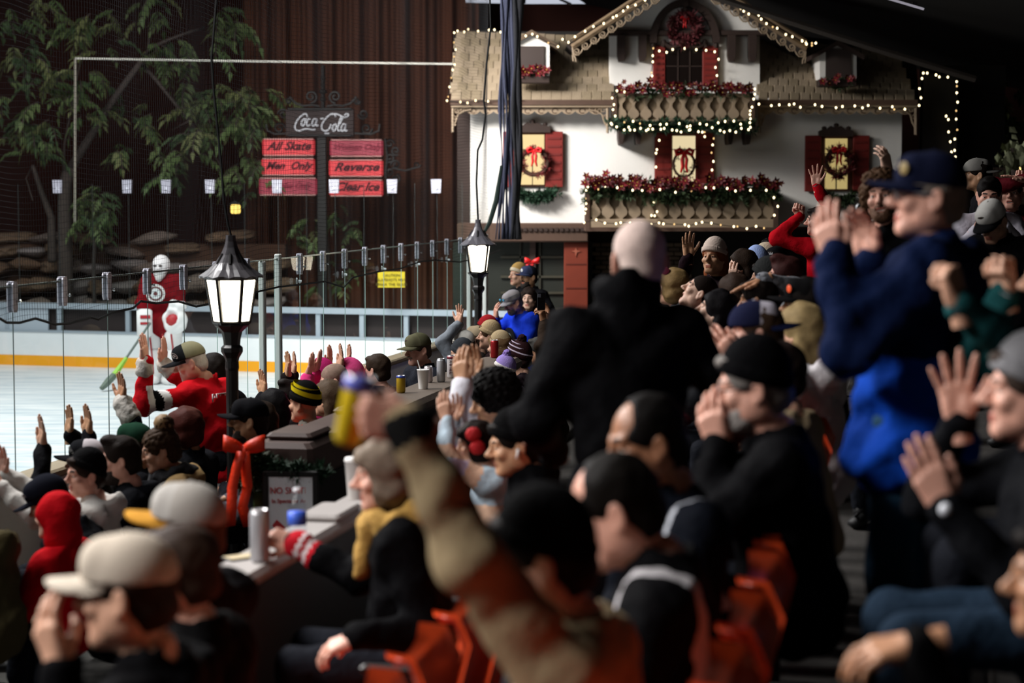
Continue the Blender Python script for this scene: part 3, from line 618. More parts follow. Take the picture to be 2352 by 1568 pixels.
# gable rake boards with running scrolls
for side, (x0, y0, x1, y1) in (('l', (1314, 108, 1572, -62)), ('r', (1852, 112, 1572, -62))):
    sx = 1 if x1 > x0 else -1; Yr = YC-.62
    mb = MB(); A, B = at(x0, y0, Yr), at(x1, y1, Yr)
    for dz, r_ in ((0, .045), (.10, .03)):
        mb.tube([A+Vector((0, 0, dz)), B+Vector((0, 0, dz))], r_, 6)
    rk = mb.build('rake_board', mat('#7d6850', .7) if side == 'l' else mat('#6d5a45', .7), ch)
    # roof edge behind the board
    poly([(x0-12*sx, y0-6), (x1, y1-14), (x1, y1+2), (x0, y0+6)][::1 if side == 'l' else -1], Yr+.03, YC+.9, mat('#241a15', .9), 'gable_roof')
    n = 13
    for k in range(n):
        t = (k+.3)/n; cx, cy = x0+(x1-x0)*t+5*sx, y0+(y1-y0)*t+14
        curl(cx, cy, 8.5, Yr, 1.35, math.pi*.5, sx, .014, CREAM, 'scroll', rk)
        mb = MB(); mb.tube([at(cx-4*sx, cy+7, Yr), at(cx+4*sx, cy+8, Yr), at(cx+10*sx, cy+2, Yr), at(cx+15*sx, cy-7, Yr)], .011, 4); mb.build('scroll_stem', CREAM, rk)
    mb = MB(); mb.tube([at(x0+1*sx, y0, Yr), at(x0+2*sx, y0+14, Yr), at(x0+8*sx, y0+26, Yr), at(x0+9*sx, y0+34, Yr), at(x0+3*sx, y0+32, Yr), at(x0+1*sx, y0+18, Yr)], .014, 5); mb.build('rake_drop', CREAM, rk)
# gable timbers
pbox(1392, 1762, 69, 81, YC-.16, YC, DKTRIM, 'cross_beam', b=.01)
for px in (1427, 1476, 1681, 1729):
    poly([(px-9, 80), (px+9, 80), (px+9, 128), (px+5, 141), (px-6, 141), (px-9, 128)][::-1], YC-.2, YC, DKTRIM, 'corbel')
n = 24; arc_o = [(1573+81*math.cos(math.pi*k/n), 98-100*math.sin(math.pi*k/n)) for k in range(n+1)]; arc_i = [(1573+65*math.cos(math.pi*k/n), 98-84*math.sin(math.pi*k/n)) for k in range(n+1)]
mb = MB(); V = []
for (a, b), (c, d) in zip(arc_o, arc_i): V += [at(a, b, YC-.18), at(c, d, YC-.18), at(a, b, YC-.18)+Vector((0, .18, 0)), at(c, d, YC-.18)+Vector((0, .18, 0))]
Fs = []
for k in range(n): Fs += [(4*k, 4*k+1, 4*k+5, 4*k+4), (4*k+2, 4*k, 4*k+4, 4*k+6), (4*k+1, 4*k+3, 4*k+7, 4*k+5)]
mb.add(V, Fs); mb.build('arch_timber', DKTRIM, ch)
for px in (1500, 1645): 
    mb = MB(); mb.ball(at(px, 104, YC-.12), .045, 8); mb.build('arch_finial', DKTRIM, ch)
pbox(1568, 1581, -30, 14, YC-.2, YC-.1, DKTRIM, 'king_post'); mb = MB(); mb.ball(at(1574.5, 21, YC-.16), .05, 8); mb.build('pendant', DKTRIM, ch)
# windows
def window(x0, x1, y0, y1, lit, s0, s1, crown=True, frame=6, sill=True, shutters=True, dark='#140d0b'):
    w = pbox(x0-frame, x1+frame, y0-frame, y1+4, YC-.05, YC, mat('#4a2a20', .7), 'window_frame')
    if lit:
        for a, b, c, d in ((x0, x1, y0, y0+(y1-y0)*.29), (x0, (x0+x1)/2-1, y0+(y1-y0)*.31, y1), ((x0+x1)/2+1, x1, y0+(y1-y0)*.31, y1)):
            pbox(a, b, c, d, YC-.075, YC-.055, lit, 'window_pane', w)
        pbox(x0, x1, y0+(y1-y0)*.29, y0+(y1-y0)*.31, YC-.085, YC-.06, DARK, 'glazing_bar', w); pbox((x0+x1)/2-1, (x0+x1)/2+1, y0+(y1-y0)*.3, y1, YC-.085, YC-.06, DARK, 'glazing_bar', w)
    else:
        pbox(x0, x1, y0, y1, YC-.075, YC-.055, mat(dark, .3), 'window_pane', w)
        for k in (1, 2): pbox(x0+(x1-x0)*k/3-1, x0+(x1-x0)*k/3+1, y0, y1, YC-.085, YC-.06, DKTRIM, 'glazing_bar', w)
        pbox(x0, x1, (y0+y1)/2-1, (y0+y1)/2+1, YC-.085, YC-.06, DKTRIM, 'glazing_bar', w)
    if shutters:
        for a, b in (s0, s1):
            s = pbox(a, b, y0-7, y1+6, YC-.09, YC-.03, SHUT, 'shutter', b=.008)
            for k in range(6): pbox(a+5, b-5, y0+6+k*(y1-y0)/6.2, y0+6+k*(y1-y0)/6.2+5, YC-.1, YC-.088, mat('#651a15', .6), 'slat', s)
    if crown:
        m_ = (x0+x1)/2; h = (x1-x0)/2+14
        P = [(m_-h, y0-5), (m_-h, y0-17), (m_-h*.8, y0-21), (m_-h*.55, y0-21), (m_-h*.3, y0-29), (m_-h*.1, y0-25), (m_, y0-33), (m_+h*.1, y0-25), (m_+h*.3, y0-29), (m_+h*.55, y0-21), (m_+h*.8, y0-21), (m_+h, y0-17), (m_+h, y0-5)]
        poly(P, YC-.13, YC, DKTRIM, 'window_crown')
        for px, py in ((m_, y0-31), (m_-h*.72, y0-24), (m_+h*.72, y0-24)): mb = MB(); mb.ball(at(px, py, YC-.1), (.04, .03, .03), 8); mb.build('crown_finial', DKTRIM, ch)
    return w
PANE1 = glow('#ffe0a4', 1.05); PANE2 = glow('#f0dcae', .9); PANE3 = glow('#d3bb7a', .68)
window(1196, 1250, 309, 424, PANE1, (1155, 1194), (1253, 1293))
window(1545, 1597, 312, 416, PANE2, (1504, 1543), (1599, 1640), crown=False)
window(1896, 1946, 318, 434, PANE3, (1850, 1886), (1960, 1996), frame=10)
window(1530, 1612, 112, 192, None, (1500, 1528), (1614, 1649), crown=False)
mb = MB(); 
for s_ in (-1, 1):
    mb.tube([at(1572+s_*50, 108, YC-.12), at(1572+s_*46, 100, YC-.12), at(1572+s_*30, 109, YC-.12), at(1572+s_*14, 105, YC-.12), at(1572, 100, YC-.12)], .035, 6); mb.ball(at(1572+s_*47, 97, YC-.12), .045, 8)
mb.build('window_crest', DKTRIM, ch)
# dormers
def dormer(x0, x1, ytop, yb, win, lit_white, name_pot):
    m_ = (x0+x1)/2; Yd = YC-.28
    d = poly([(x0, yb), (x0, ytop+26), (m_, ytop+6), (x1, ytop+26), (x1, yb)][::-1], Yd, YC+.7, WHITE, 'dormer')
    pbox(win[0], win[1], win[2], win[3], Yd-.03, Yd-.005, mat('#3b302c', .6), 'window_pane', d)
    for s_ in (-1, 1):
        P = [(m_, ytop-4), (m_+s_*((x1-x0)/2+18), ytop+30), (m_+s_*((x1-x0)/2+18), ytop+40), (m_, ytop+8)]
        poly(P[::-1] if s_ > 0 else P, Yd-.1, YC+.8, mat('#5b4a3a', .8) if lit_white else DKTRIM, 'dormer_roof', d)
    pbox(x0-3, x1+1, yb, yb+17, Yd-.2, Yd, DKTRIM, 'flower_box', d, b=.01)
dormer(1180, 1262, 72, 174, (1193, 1250, 106, 172), True, '')
dormer(1883, 1967, 96, 182, (1897, 1955, 112, 180), False, '')
# balconies with pierced slats
def slat_shape(w, h):
    L = [(.10, 0), (.16, .06), (.40, .16), (.46, .26), (.36, .40), (.17, .50), (.10, .60), (.12, .72), (.30, .84), (.36, .93), (.36, 1)]
    return [(w*a, h*b) for a, b in L]+[(-w*a, h*b) for a, b in L[::-1]]
def balcony(x0, x1, yr, ys0, ys1, yb, n, proj, floor_h):
    Yf = YC-proj; b = pbox(x0, x1, yr, ys0, Yf, Yf+.1, CREAM, 'balcony_rail', b=.01)
    pbox(x0, x1, ys1, yb, Yf, Yf+.1, CREAM, 'balcony_rail', b=.01)
    pbox(x0-2, x1+2, yb-5, yb, Yf-.03, YC, TRIM, 'balcony_floor')
    pbox(x0+6, x1-6, ys0, ys1, Yf+.055, Yf+.075, mat('#7b6a55', .8), 'balcony_back')
    a, c = at(x0, ys0, Yf), at(x1, ys1, Yf); w = (c.x-a.x)/n; h = a.z-c.z; m = MB(); m.prism(slat_shape(w, h), -.02, .02); me = m.mesh('slat', CREAM)
    for k in range(n):
        o = bpy.data.objects.new('slat', me); COL.objects.link(o); o.location = (a.x+w*(k+.5), Yf+.03, c.z); o.parent = b; o.matrix_parent_inverse = parent_inv(b)
    for px in (x0, x1): pbox(px-5, px+5, yr, yb, Yf-.01, Yf+.12, TRIM, 'corner_post'); pbox(px-3, px+3, yr+4, yb-3, Yf+.1, YC, TRIM, 'side_rail')
balcony(1412, 1728, 214, 223, 275, 290, 11, .75, 0)
balcony(1350, 1782, 430, 440, 503, 527, 14, .85, 0)
for px in (1427, 1467, 1678, 1719): poly([(px-7, 285), (px+7, 285), (px+6, 318), (px+3, 331), (px-4, 331), (px-6, 318)][::-1], YC-.5, YC, DKTRIM, 'corbel')
pbox(1345, 1788, 524, 531, YC-.9, YC, TRIM, 'balcony_ledge')
# dark end of the building past the chalet
db = thing('dark_annex', 'dark timber annex with a doorway outlined by string lights', 'building', at(2160, 560, 29.4))
mb = MB(); a, c = at(2116, 150, 29.7), at(2300, 700, 29.7); mb.box(((a.x+c.x)/2, 29.75, (a.z+c.z)/2), (c.x-a.x, .1, a.z-c.z)); mb.build('annex_wall', mat('#100c0a', .9), db)
mb = MB(); a, c = at(2122, 172, 29.3), at(2196, 420, 29.3); mb.box(((a.x+c.x)/2, 29.32, (a.z+c.z)/2), (c.x-a.x, .06, a.z-c.z)); mb.build('door_leaf', mat('#0a0707', .8), db)
for k in range(14):
    a, c = at(2250+k*9, 385, 27), at(2257+k*9, 470, 27); mb = MB(); mb.bbox(((a.x+c.x)/2, 27, (a.z+c.z)/2), (c.x-a.x, .04, a.z-c.z), .006); mb.build('fence_board', mat('#2c1f17', .85), db)

# ------------------------------------------------------------------ wreaths, poinsettias, string lights on the chalet
def ribbon(th, c, S, m_):
    for s_ in (-1, 1):
        mb = MB(); P = [c+Vector((s_*x, -.03, z))*S for x, z in ((0, 0), (.28, .2), (.5, .1), (.45, -.12), (.15, -.05), (0, 0))]; mb.tube([p for p in P], [.05*S, .12*S, .13*S, .12*S, .08*S, .05*S], 6); mb.build('bow_loop', m_, th, True)
        mb = MB(); P = [c+Vector((s_*x, -.04, z))*S for x, z in ((.03, 0), (.14, -.4), (.1, -.8), (.2, -1.15))]; mb.tube(P, [.06*S, .1*S, .09*S, .05*S], 6); mb.build('bow_tail', m_, th, True)
    mb = MB(); mb.ball(c+Vector((0, -.04*S, 0)), .11*S, 8); mb.build('bow_knot', m_, th, True)
RIB = mat('#c4161a', .45); BERRY = mat('#6a1d1f', .6, var=.4, vscale=20); TWIG = mat('#3a2116', .8, var=.4, vscale=20)
def wreath(label, px, py, Y, rx, ry, count, L, mats, ribbon_s, thick=.03, full=True):
    c = at(px, py, Y); th = thing('wreath', label, 'wreath', c, 'wreaths on the chalet'); s = ppm(Y); r = random.Random(px)
    ring = [c+Vector((rx/s*math.cos(t), 0, ry/s*math.sin(t))) for t in [2*math.pi*k/24 for k in range(25)]]
    mb = MB(); mb.tube(ring, thick, 6); mb.build('wreath_ring', TWIG, th)
    m = MB()
    for k in range(count):
        t = r.uniform(0, 6.283); p = c+Vector((rx/s*math.cos(t)+r.gauss(0, .02), r.gauss(0, .02), ry/s*math.sin(t)+r.gauss(0, .02)))
        R = Matrix.Rotation(r.uniform(0, 6.28), 3, 'Z') @ Matrix.Rotation(r.uniform(0, 3), 3, 'X'); q = SPR[k % 4]; f = L/.1*r.uniform(.6, 1.2)
        m.add([R@(Vector(v)*f)+p for v in q.v], q.f)
    tag(m.build('sprigs', mats, th), kind='stuff')
    if ribbon_s: ribbon(th, c+Vector((0, -.05, ry/s*.9)), ribbon_s, RIB)
    return th
wreath('red ribbon wreath in the left lit chalet window', 1227, 372, YC-.16, 30, 29, 90, .08, BERRY, .2)
wreath('twig wreath with red ribbon in the middle lit chalet window', 1571, 377, YC-.16, 24, 29, 45, .06, TWIG, .25, .018)
wreath('berry wreath with red ribbon in the right lit chalet window', 1926, 372, YC-.16, 28, 30, 100, .1, BERRY, .19)
wreath('large dark red wreath under the gable arch of the chalet', 1572, 68, YC-.16, 29, 28, 230, .12, mat('#5d2226', .7, var=.4, vscale=20), .12, .05)
LEAF5 = None
def poinsettia_mesh(seed):
    r = random.Random(seed); m = MB()
    for ring_, n, L, tilt in ((0, 6, .085, .35), (1, 5, .06, .8)):
        for k in range(n):
            a = 2*math.pi*k/n+ring_*.5+r.uniform(-.2, .2); d = Vector((math.cos(a), 0, math.sin(a)))*math.cos(tilt)+Vector((0, -1, 0))*math.sin(tilt)
            q = d.cross(Vector((0, 1, 0))).normalized()*L*.26; m.add([(0, 0, 0), d*L*.45+q, d*L, d*L*.45-q], [(0, 1, 2, 3)])
    m.ball((0, -.03, 0), .012, 5, 1); return m
PO_RED = [mat(c, .55, var=.2) for c in ('#6d161d', '#571218', '#7a2129')]
PO = [poinsettia_mesh(i).mesh('poinsettia', [PO_RED[i], mat('#b08a3a', .6)]) for i in range(3)]
def poinsettias(label, pts, n, spread, seed, group=None, scale=1, green=120, gl_droop=.06):
    th = garland('poinsettia_garland', label, pts, spread, green, GREEN2, .1, 'garland', seed, gl_droop); r = random.Random(seed); P = [Vector(p) for p in pts]
    for k in range(n):
        t = (k+.5)/n*(len(P)-1); i = min(int(t), len(P)-2); p = P[i].lerp(P[i+1], t-i)+Vector((r.uniform(-.03, .03), -.08-r.random()*.08, r.gauss(.03, spread*.6)))
        o = bpy.data.objects.new('poinsettia', PO[k % 3]); COL.objects.link(o); o.parent = th; o.matrix_parent_inverse = parent_inv(th)
        o.matrix_basis = Matrix.Translation(p) @ Matrix.Rotation(r.uniform(-.5, .5), 4, 'X') @ Matrix.Rotation(r.uniform(-.6, .6), 4, 'Z') @ Matrix.Rotation(r.uniform(0, 6), 4, 'Y') @ Matrix.Scale(scale*r.uniform(.8, 1.3), 4)
    return th
poinsettias('red poinsettia garland along the upper chalet balcony rail', [at(1420, 212, YC-.75), at(1480, 206, YC-.75), at(1570, 207, YC-.75), at(1660, 206, YC-.75), at(1722, 210, YC-.75)], 60, .07, 11, scale=.72)
poinsettias('red poinsettia garland along the lower chalet balcony rail', [at(1342, 424, YC-.88), at(1400, 420, YC-.88), at(1480, 424, YC-.88), at(1570, 426, YC-.88), at(1680, 424, YC-.88), at(1790, 426, YC-.88)], 105, .085, 12, green=560, gl_droop=.2, scale=.82)
poinsettias('red flowers filling the box of the left chalet dormer', [at(1186, 172, YC-.4), at(1222, 168, YC-.4), at(1260, 170, YC-.4)], 16, .05, 13, green=30, scale=.75)
poinsettias('dark flowers in the box of the right chalet dormer', [at(1886, 186, YC-.4), at(1925, 190, YC-.4), at(1966, 186, YC-.4)], 7, .05, 14, green=60, scale=.75)
garland('garland', 'dark green garland drooping below the left lit chalet window', [at(1186, 442, YC-.12), at(1225, 458, YC-.12), at(1250, 452, YC-.12), at(1278, 440, YC-.12)], .06, 200, mat('#24402c', .7, var=.4, vscale=20), .1, seed=21)
garland('garland', 'dark garland drooping below the right lit chalet window', [at(1886, 448, YC-.12), at(1925, 468, YC-.12), at(1962, 450, YC-.12)], .06, 160, GREEN2, .1, seed=22)
garland('garland', 'lit green garland under the upper chalet balcony', [at(1402, 286, YC-.82), at(1480, 290, YC-.82), at(1570, 292, YC-.82), at(1660, 290, YC-.82), at(1735, 288, YC-.82)], .07, 420, GREEN, .1, seed=23)
bow('red velvet bow on the dark shop front behind two capped spectators', 1222, 602, 27.6, .19, '#c01414', .3, 'wall_bow')
BULB = small_glow('#ffe9b8', 4.0); BULB2 = small_glow('#ffcf8a', 1.6)
mb = MB(); mb.ball((0, 0, 0), (.015, .015, .019), 6); BU_ME = mb.mesh('bulb', BULB, True); BU_ME2 = MB().ball((0, 0, 0), (.012, .012, .015), 6).mesh('bulb', BULB2, True)
WIRE = mat('#15140f', .8)
def lights(label, path, Y, step, jit=3.0, seed=0, close=False, Yend=None):
    r = random.Random(seed+len(label)); P = list(path); th = thing('string_lights', label, 'lights', at(*P[0], Y), 'string lights on the chalet'); pts = []
    L = [math.dist(a, b) for a, b in zip(P, P[1:])]; tot = sum(L); d = step*.3
    wire = []
    while d < tot:
        q = d
        for k, l in enumerate(L):
            if q <= l: break
            q -= l
        t = q/L[k]; x = P[k][0]+(P[k+1][0]-P[k][0])*t; y = P[k][1]+(P[k+1][1]-P[k][1])*t
        x += r.uniform(-jit, jit); y += r.uniform(-jit, jit); yy = Y if Yend is None else Y+(Yend-Y)*d/tot
        p = at(x, y, yy); wire.append(p)
        o = bpy.data.objects.new('bulb', BU_ME if r.random() < .85 else BU_ME2); COL.objects.link(o); o.location = p+Vector((0, -.02, 0)); o.parent = th; o.matrix_parent_inverse = parent_inv(th)
        d += step*1.45*r.uniform(.5, 1.5)
    mb = MB(); mb.tube(wire, .005, 4); mb.build('wire', WIRE, th)
lights('string lights down the left edge of the chalet roof', [(1045, 72), (1044, 110), (1041, 150), (1035, 195), (1028, 227)], YC-.3, 11.5)
lights('string lights along the top edge of the left chalet roof', [(1045, 71), (1085, 70), (1130, 70), (1168, 75), (1171, 100), (1158, 108)], YC+.2, 11)
lights('string lights along the left chalet eave behind the net', [(1026, 227), (1060, 233), (1110, 231), (1165, 231), (1204, 230)], YC-.45, 14, 4)
lights('string lights over the gable of the left dormer', [(1205, 84), (1222, 79), (1250, 93), (1270, 104), (1284, 110)], YC-.45, 12)
lights('string lights up the left rake of the chalet gable', [(1288, 92), (1310, 94), (1345, 70), (1380, 52), (1420, 32), (1462, 8), (1500, -15)], YC-.75, 13, 4)
lights('string lights down the right rake of the chalet gable', [(1640, -20), (1690, 18), (1735, 38), (1770, 60), (1800, 76), (1828, 88), (1850, 96), (1880, 102)], YC-.75, 12, 5)
lights('clump of string lights at the foot of the right rake', [(1836, 96), (1850, 104), (1845, 100), (1864, 106), (1875, 102)], YC-.7, 7, 4)
lights('string lights around the upper chalet window', [(1500, 195), (1498, 160), (1503, 112), (1530, 118), (1572, 114), (1612, 116), (1635, 115), (1650, 125), (1645, 160), (1640, 205)], YC-.15, 14)
lights('string lights down both ends of the upper balcony', [(1440, 212), (1410, 211), (1407, 230), (1410, 262), (1416, 290)], YC-.9, 11)
lights('string lights down the right end of the upper balcony', [(1733, 200), (1730, 220), (1727, 240), (1720, 272), (1722, 296)], YC-.9, 8, 3)
lights('upper string of lights woven through the balcony garland', [(1405, 282), (1440, 284), (1490, 286), (1540, 284), (1590, 288), (1640, 284), (1690, 282), (1726, 284)], YC-.95, 13, 6, 1)
lights('lower string of lights woven through the balcony garland', [(1402, 288), (1450, 298), (1500, 294), (1560, 301), (1610, 302), (1640, 296), (1690, 300), (1728, 298)], YC-.93, 8, 5, 2)
lights('string lights down the left shutter of the middle window', [(1512, 318), (1506, 345), (1510, 375), (1502, 405)], YC-.18, 13)
lights('string lights down the right shutter of the middle window', [(1618, 312), (1638, 320), (1632, 345), (1638, 375), (1632, 400)], YC-.18, 11)
lights('string lights along the right chalet eave', [(1740, 242), (1790, 240), (1850, 244), (1910, 242), (1970, 246), (2030, 246), (2096, 250)], YC-.5, 13, 5)
lights('string lights along the lower balcony rail', [(1342, 434), (1395, 432), (1450, 436), (1510, 434), (1570, 438), (1640, 434), (1700, 434), (1772, 436)], YC-1.0, 22, 5)
lights('string lights along the foot of the lower balcony', [(1342, 512), (1380, 508), (1430, 515), (1490, 512), (1550, 516), (1610, 514), (1680, 519), (1740, 522), (1766, 518)], YC-.95, 13, 5)
lights('string lights down the left end of the lower balcony', [(1344, 436), (1342, 460), (1346, 494), (1350, 496)], YC-.9, 12, 3)
lights('string lights down the right end of the lower balcony', [(1774, 448), (1784, 462), (1783, 480), (1776, 495), (1776, 512)], YC-.95, 14, 3)
lights('string lights around the dark annex doorway', [(2113, 245), (2114, 205), (2118, 166), (2150, 172), (2196, 182), (2197, 230), (2198, 285), (2194, 330), (2194, 368), (2182, 355), (2178, 300), (2174, 262)], 29.2, 13, 3)
lights('string of lights low in the middle of the lower balcony', [(1503, 458), (1508, 487), (1490, 495), (1512, 496)], YC-.9, 13, 2)
gl_ = at(2340, 389, 26.6); gt = thing('garden_lamp', 'single small warm lamp on a stake among the leaves at far right', 'lamp', (gl_.x, gl_.y, 0))
mb = MB(); mb.bbox(gl_, (.05, .05, .06), .01); mb.build('lamp_glass', glow('#ffd98a', 2.0), gt); mb = MB(); mb.tube([(gl_.x, gl_.y, 0), gl_-Vector((0, 0, .03))], .012, 6); mb.build('stake', DARK, gt)
# lit skylight strip and ceiling tube
sk = thing('skylight', 'bright pale skylight strip at the top of the dark ceiling', 'skylight', at(1210, 5, 32))
mb = MB(); mb.add([at(1060, -60, 32.5), at(1240, -60, 32.5), at(1345, 9, 32.5), at(1210, 9, 32.5), at(1070, 6, 32.5)], [(4, 3, 2, 1, 0)]); mb.build('lit_panel', small_glow('#d9dfee', .75), sk)
mb = MB(); mb.tube([at(1285, -2, 32.3), at(1312, 10, 32.3)], .02, 4); mb.tube([at(1205, -20, 32.3), at(1203, 8, 32.3)], .03, 4); mb.build('glazing_bar', DARK, sk)
tu = thing('ceiling_tube', 'thin pale light tube slanting across the dark ceiling', 'lamp', at(2080, 10, 22))
mb = MB(); mb.tube([at(2010, -12, 22), at(2122, 21, 22)], .014, 6); mb.build('light_tube', small_glow('#b9b4c0', .55), tu)
for k in range(2):
    mb = MB(); mb.box(at(2030+k*70, -9+k*19, 22.05), (.05, .05, .05)); mb.build('tube_clip', DARK, tu)
pb = thing('ceiling_beam', 'dark steel beam sloping down above the right chalet roof', 'beam', at(1800, 30, 27.5))
mb = MB(); mb.tube([at(1600, -20, 27.5), at(1838, 57, 27.5), at(2010, 112, 27.5), at(2240, 182, 27.5)], .05, 6); mb.build('beam_flange', mat('#3a332e', .6), pb)
# ------------------------------------------------------------------ behind the ice: curtain, trees, skate sign, rocks
cu = thing('curtain', 'dark reddish brown curtain hanging in folds behind the skate sign', 'curtain', at(850, 700, 34.5))
mb = MB(); V = []; Fs = []; n = 150; zs = [0, 1.5, 3, 4.5, 6, 8.5]
for k in range(n+1):
    px = 560+k*3.6; x = at(px, 445, 34.4).x
    for z in zs: V.append((x, 34.4+.13*math.sin(k*.42)+.06*math.sin(k*1.07+.5)+.05*math.sin(z+k*.1), z))
for k in range(n):
    for j in range(5): Fs.append((k*6+j, (k+1)*6+j, (k+1)*6+j+1, k*6+j+1))
mb.add(V, Fs); mb.build('drape', mat('#56301f', .85, var=.35, vscale=1.2), cu, True)
mb = MB(); mb.tube([(at(552, 445, 34.4).x, 34.4, 8.5), (at(1105, 445, 34.4).x, 34.4, 8.5)], .05, 6); mb.build('curtain_rod', DARK, cu)
# skate sign
YS = 32.2; IRON = mat('#17110f', .55)
ss = thing('skate_sign', 'ornate black iron skating sign with soft drink script and six red panels', 'sign', at(742, 700, YS))
def sbox(x0, x1, y0, y1, Y0, d, m, name, parent=None, b=.01):
    a, c = at(x0, y0, Y0), at(x1, y1, Y0); mb = MB(); mb.bbox(((a.x+c.x)/2, Y0+d/2, (a.z+c.z)/2), (c.x-a.x, d, a.z-c.z), b); return mb.build(name, m, parent or ss)
sbox(727, 752, 300, 760, YS, .12, IRON, 'sign_post'); sbox(655, 813, 250, 314, YS-.02, .1, mat('#2a1512', .6), 'script_board')
sbox(660, 808, 247, 253, YS-.05, .1, IRON, 'board_edge'); sbox(660, 808, 308, 314, YS-.05, .1, IRON, 'board_edge')
def iron(pts, r=.02, name='iron_scroll'):
    mb = MB(); mb.tube([at(a, b, YS+.02) for a, b in pts], r, 5); return mb.build(name, IRON, ss)
def icurl(px, py, r, turns, start, sgn, rad=.02): 
    pts = []; n = int(12*turns)
    for k in range(n+1):
        t = k/n; a = start+sgn*2*math.pi*turns*t; q = r*(1-.8*t); pts.append((px+q*math.cos(a), py+q*math.sin(a)))
    iron(pts, rad)
for k, (y, r) in enumerate(((165, 3), (180, 6), (195, 5), (210, 9), (228, 7))): mb = MB(); mb.lathe([(.0, -.05), (r/140, -.02), (r/140, .02), (0, .05)], 8, at(742, y, YS+.02)); mb.build('finial_bead', IRON, ss)
iron([(742, 150), (742, 250)], .035, 'finial_spike')
for s in (-1, 1):
    icurl(742+s*28, 222, 15, 1.5, math.pi/2, s); iron([(742+s*8, 244), (742+s*25, 241), (742+s*45, 243), (742+s*62, 238), (742+s*72, 228), (742+s*76, 222)]); icurl(742+s*78, 232, 8, 1.3, 0, s)
    icurl(742+s*92, 262, 12, 1.4, math.pi, -s); icurl(742+s*100, 295, 14, 1.4, 0, s); iron([(742+s*72, 306), (742+s*110, 308), (742+s*128, 300), (742+s*130, 285)])
    if s > 0:
        for q in range(7): icurl(895+(q % 2)*14, 330+q*16, 11, 1.3, q, s if q % 2 else -s, .018)
        iron([(885, 318), (890, 360), (886, 400), (892, 450)], .025); iron([(900, 385), (930, 392), (958, 384)], .018); icurl(958, 378, 8, 1.2, 0, 1, .016)
LIT = mat('#cf3a40', .5, emit=.3); DIM = mat('#9c3546', .5, emit=.2); EDGE = mat('#d8a09a', .4)
INK = mat('#43101a', .7); INK2 = mat('#7e2335', .7, emit=.15)
PAN = [(602, 723, 318, 358, 'All Skate', 1), (757, 880, 320, 360, 'Women Only', 0), (600, 723, 363, 403, 'Men  Only', 1), (755, 880, 366, 406, 'Reverse', 1), (594, 728, 408, 449, 'Couples Only', 0), (756, 880, 412, 451, 'Clear Ice', 1)]
for x0, x1, y0, y1, tx, lit in PAN:
    p = sbox(x0, x1, y0, y1, YS-.05, .1, LIT if lit else DIM, 'red_panel', b=.03)
    sbox(x0+3, x1-3, y0, y0+2.5, YS-.07, .03, EDGE, 'panel_trim', p, b=.004); sbox(x0+3, x1-3, y1-2.5, y1, YS-.07, .03, EDGE, 'panel_trim', p, b=.004)
    lettering(tx, {'Men  Only': .165, 'Women Only': .135, 'Couples Only': .125}.get(tx, .19), at((x0+x1)/2, (y0+y1)/2-2, YS-.056), INK if lit else INK2, p, shear=.45, sx=1.02 if len(tx) > 8 else 1.15, bold=.006)
# hand drawn soft drink script
SCR = [[(862, 262), (850, 232), (825, 213), (775, 238), (712, 300), (676, 368), (664, 428), (690, 468), (740, 478), (800, 456), (870, 448), (930, 462), (985, 458)],
       [(800, 292), (775, 325), (766, 375), (782, 402), (808, 385), (826, 335), (820, 300), (800, 292), (850, 300)],
       [(905, 305), (880, 292), (858, 330), (850, 380), (868, 402), (905, 380)],
       [(1000, 300), (965, 292), (938, 335), (934, 385), (955, 402), (985, 370), (1012, 298), (995, 370), (1005, 402), (1030, 388)],
       [(1062, 292), (1112, 284)],
       [(1300, 262), (1288, 225), (1240, 214), (1178, 255), (1115, 330), (1082, 400), (1095, 462), (1150, 482), (1205, 440), (1228, 375)],
       [(1230, 222), (1310, 213), (1380, 243), (1435, 268), (1490, 252), (1502, 222), (1466, 212), (1440, 236)],
       [(1292, 372), (1262, 400), (1252, 452), (1270, 484), (1298, 462), (1312, 410), (1304, 376), (1292, 372)],
       [(1330, 420), (1385, 340), (1408, 270), (1388, 262), (1362, 330), (1336, 430), (1346, 482), (1370, 468)],
       [(1450, 378), (1420, 372), (1394, 420), (1390, 468), (1410, 486), (1440, 450), (1466, 378), (1448, 450), (1460, 484), (1484, 468)]]
mb = MB()
def smooth(P, n=4):
    out = []
    for i in range(len(P)-1):
        p0, p1, p2, p3 = [Vector(P[max(0, min(len(P)-1, i+k))]) for k in (-1, 0, 1, 2)]
        for j in range(n):
            t = j/n; out.append(.5*((2*p1)+(p2-p0)*t+(2*p0-5*p1+4*p2-p3)*t*t+(3*p1-p0-3*p2+p3)*t**3))
    return out+[Vector(P[-1])]
for st in SCR: mb.tube([at(580+p.x/6.818, 230+p.y/6.818, YS-.04) for p in smooth(st)], .012, 5)
mb.build('script_lettering', mat('#d6d6dc', .5, emit=.12), ss)
sbox(745, 757, 304, 308, YS-.06, .02, mat('#c9c9d0', .5), 'small_plate')

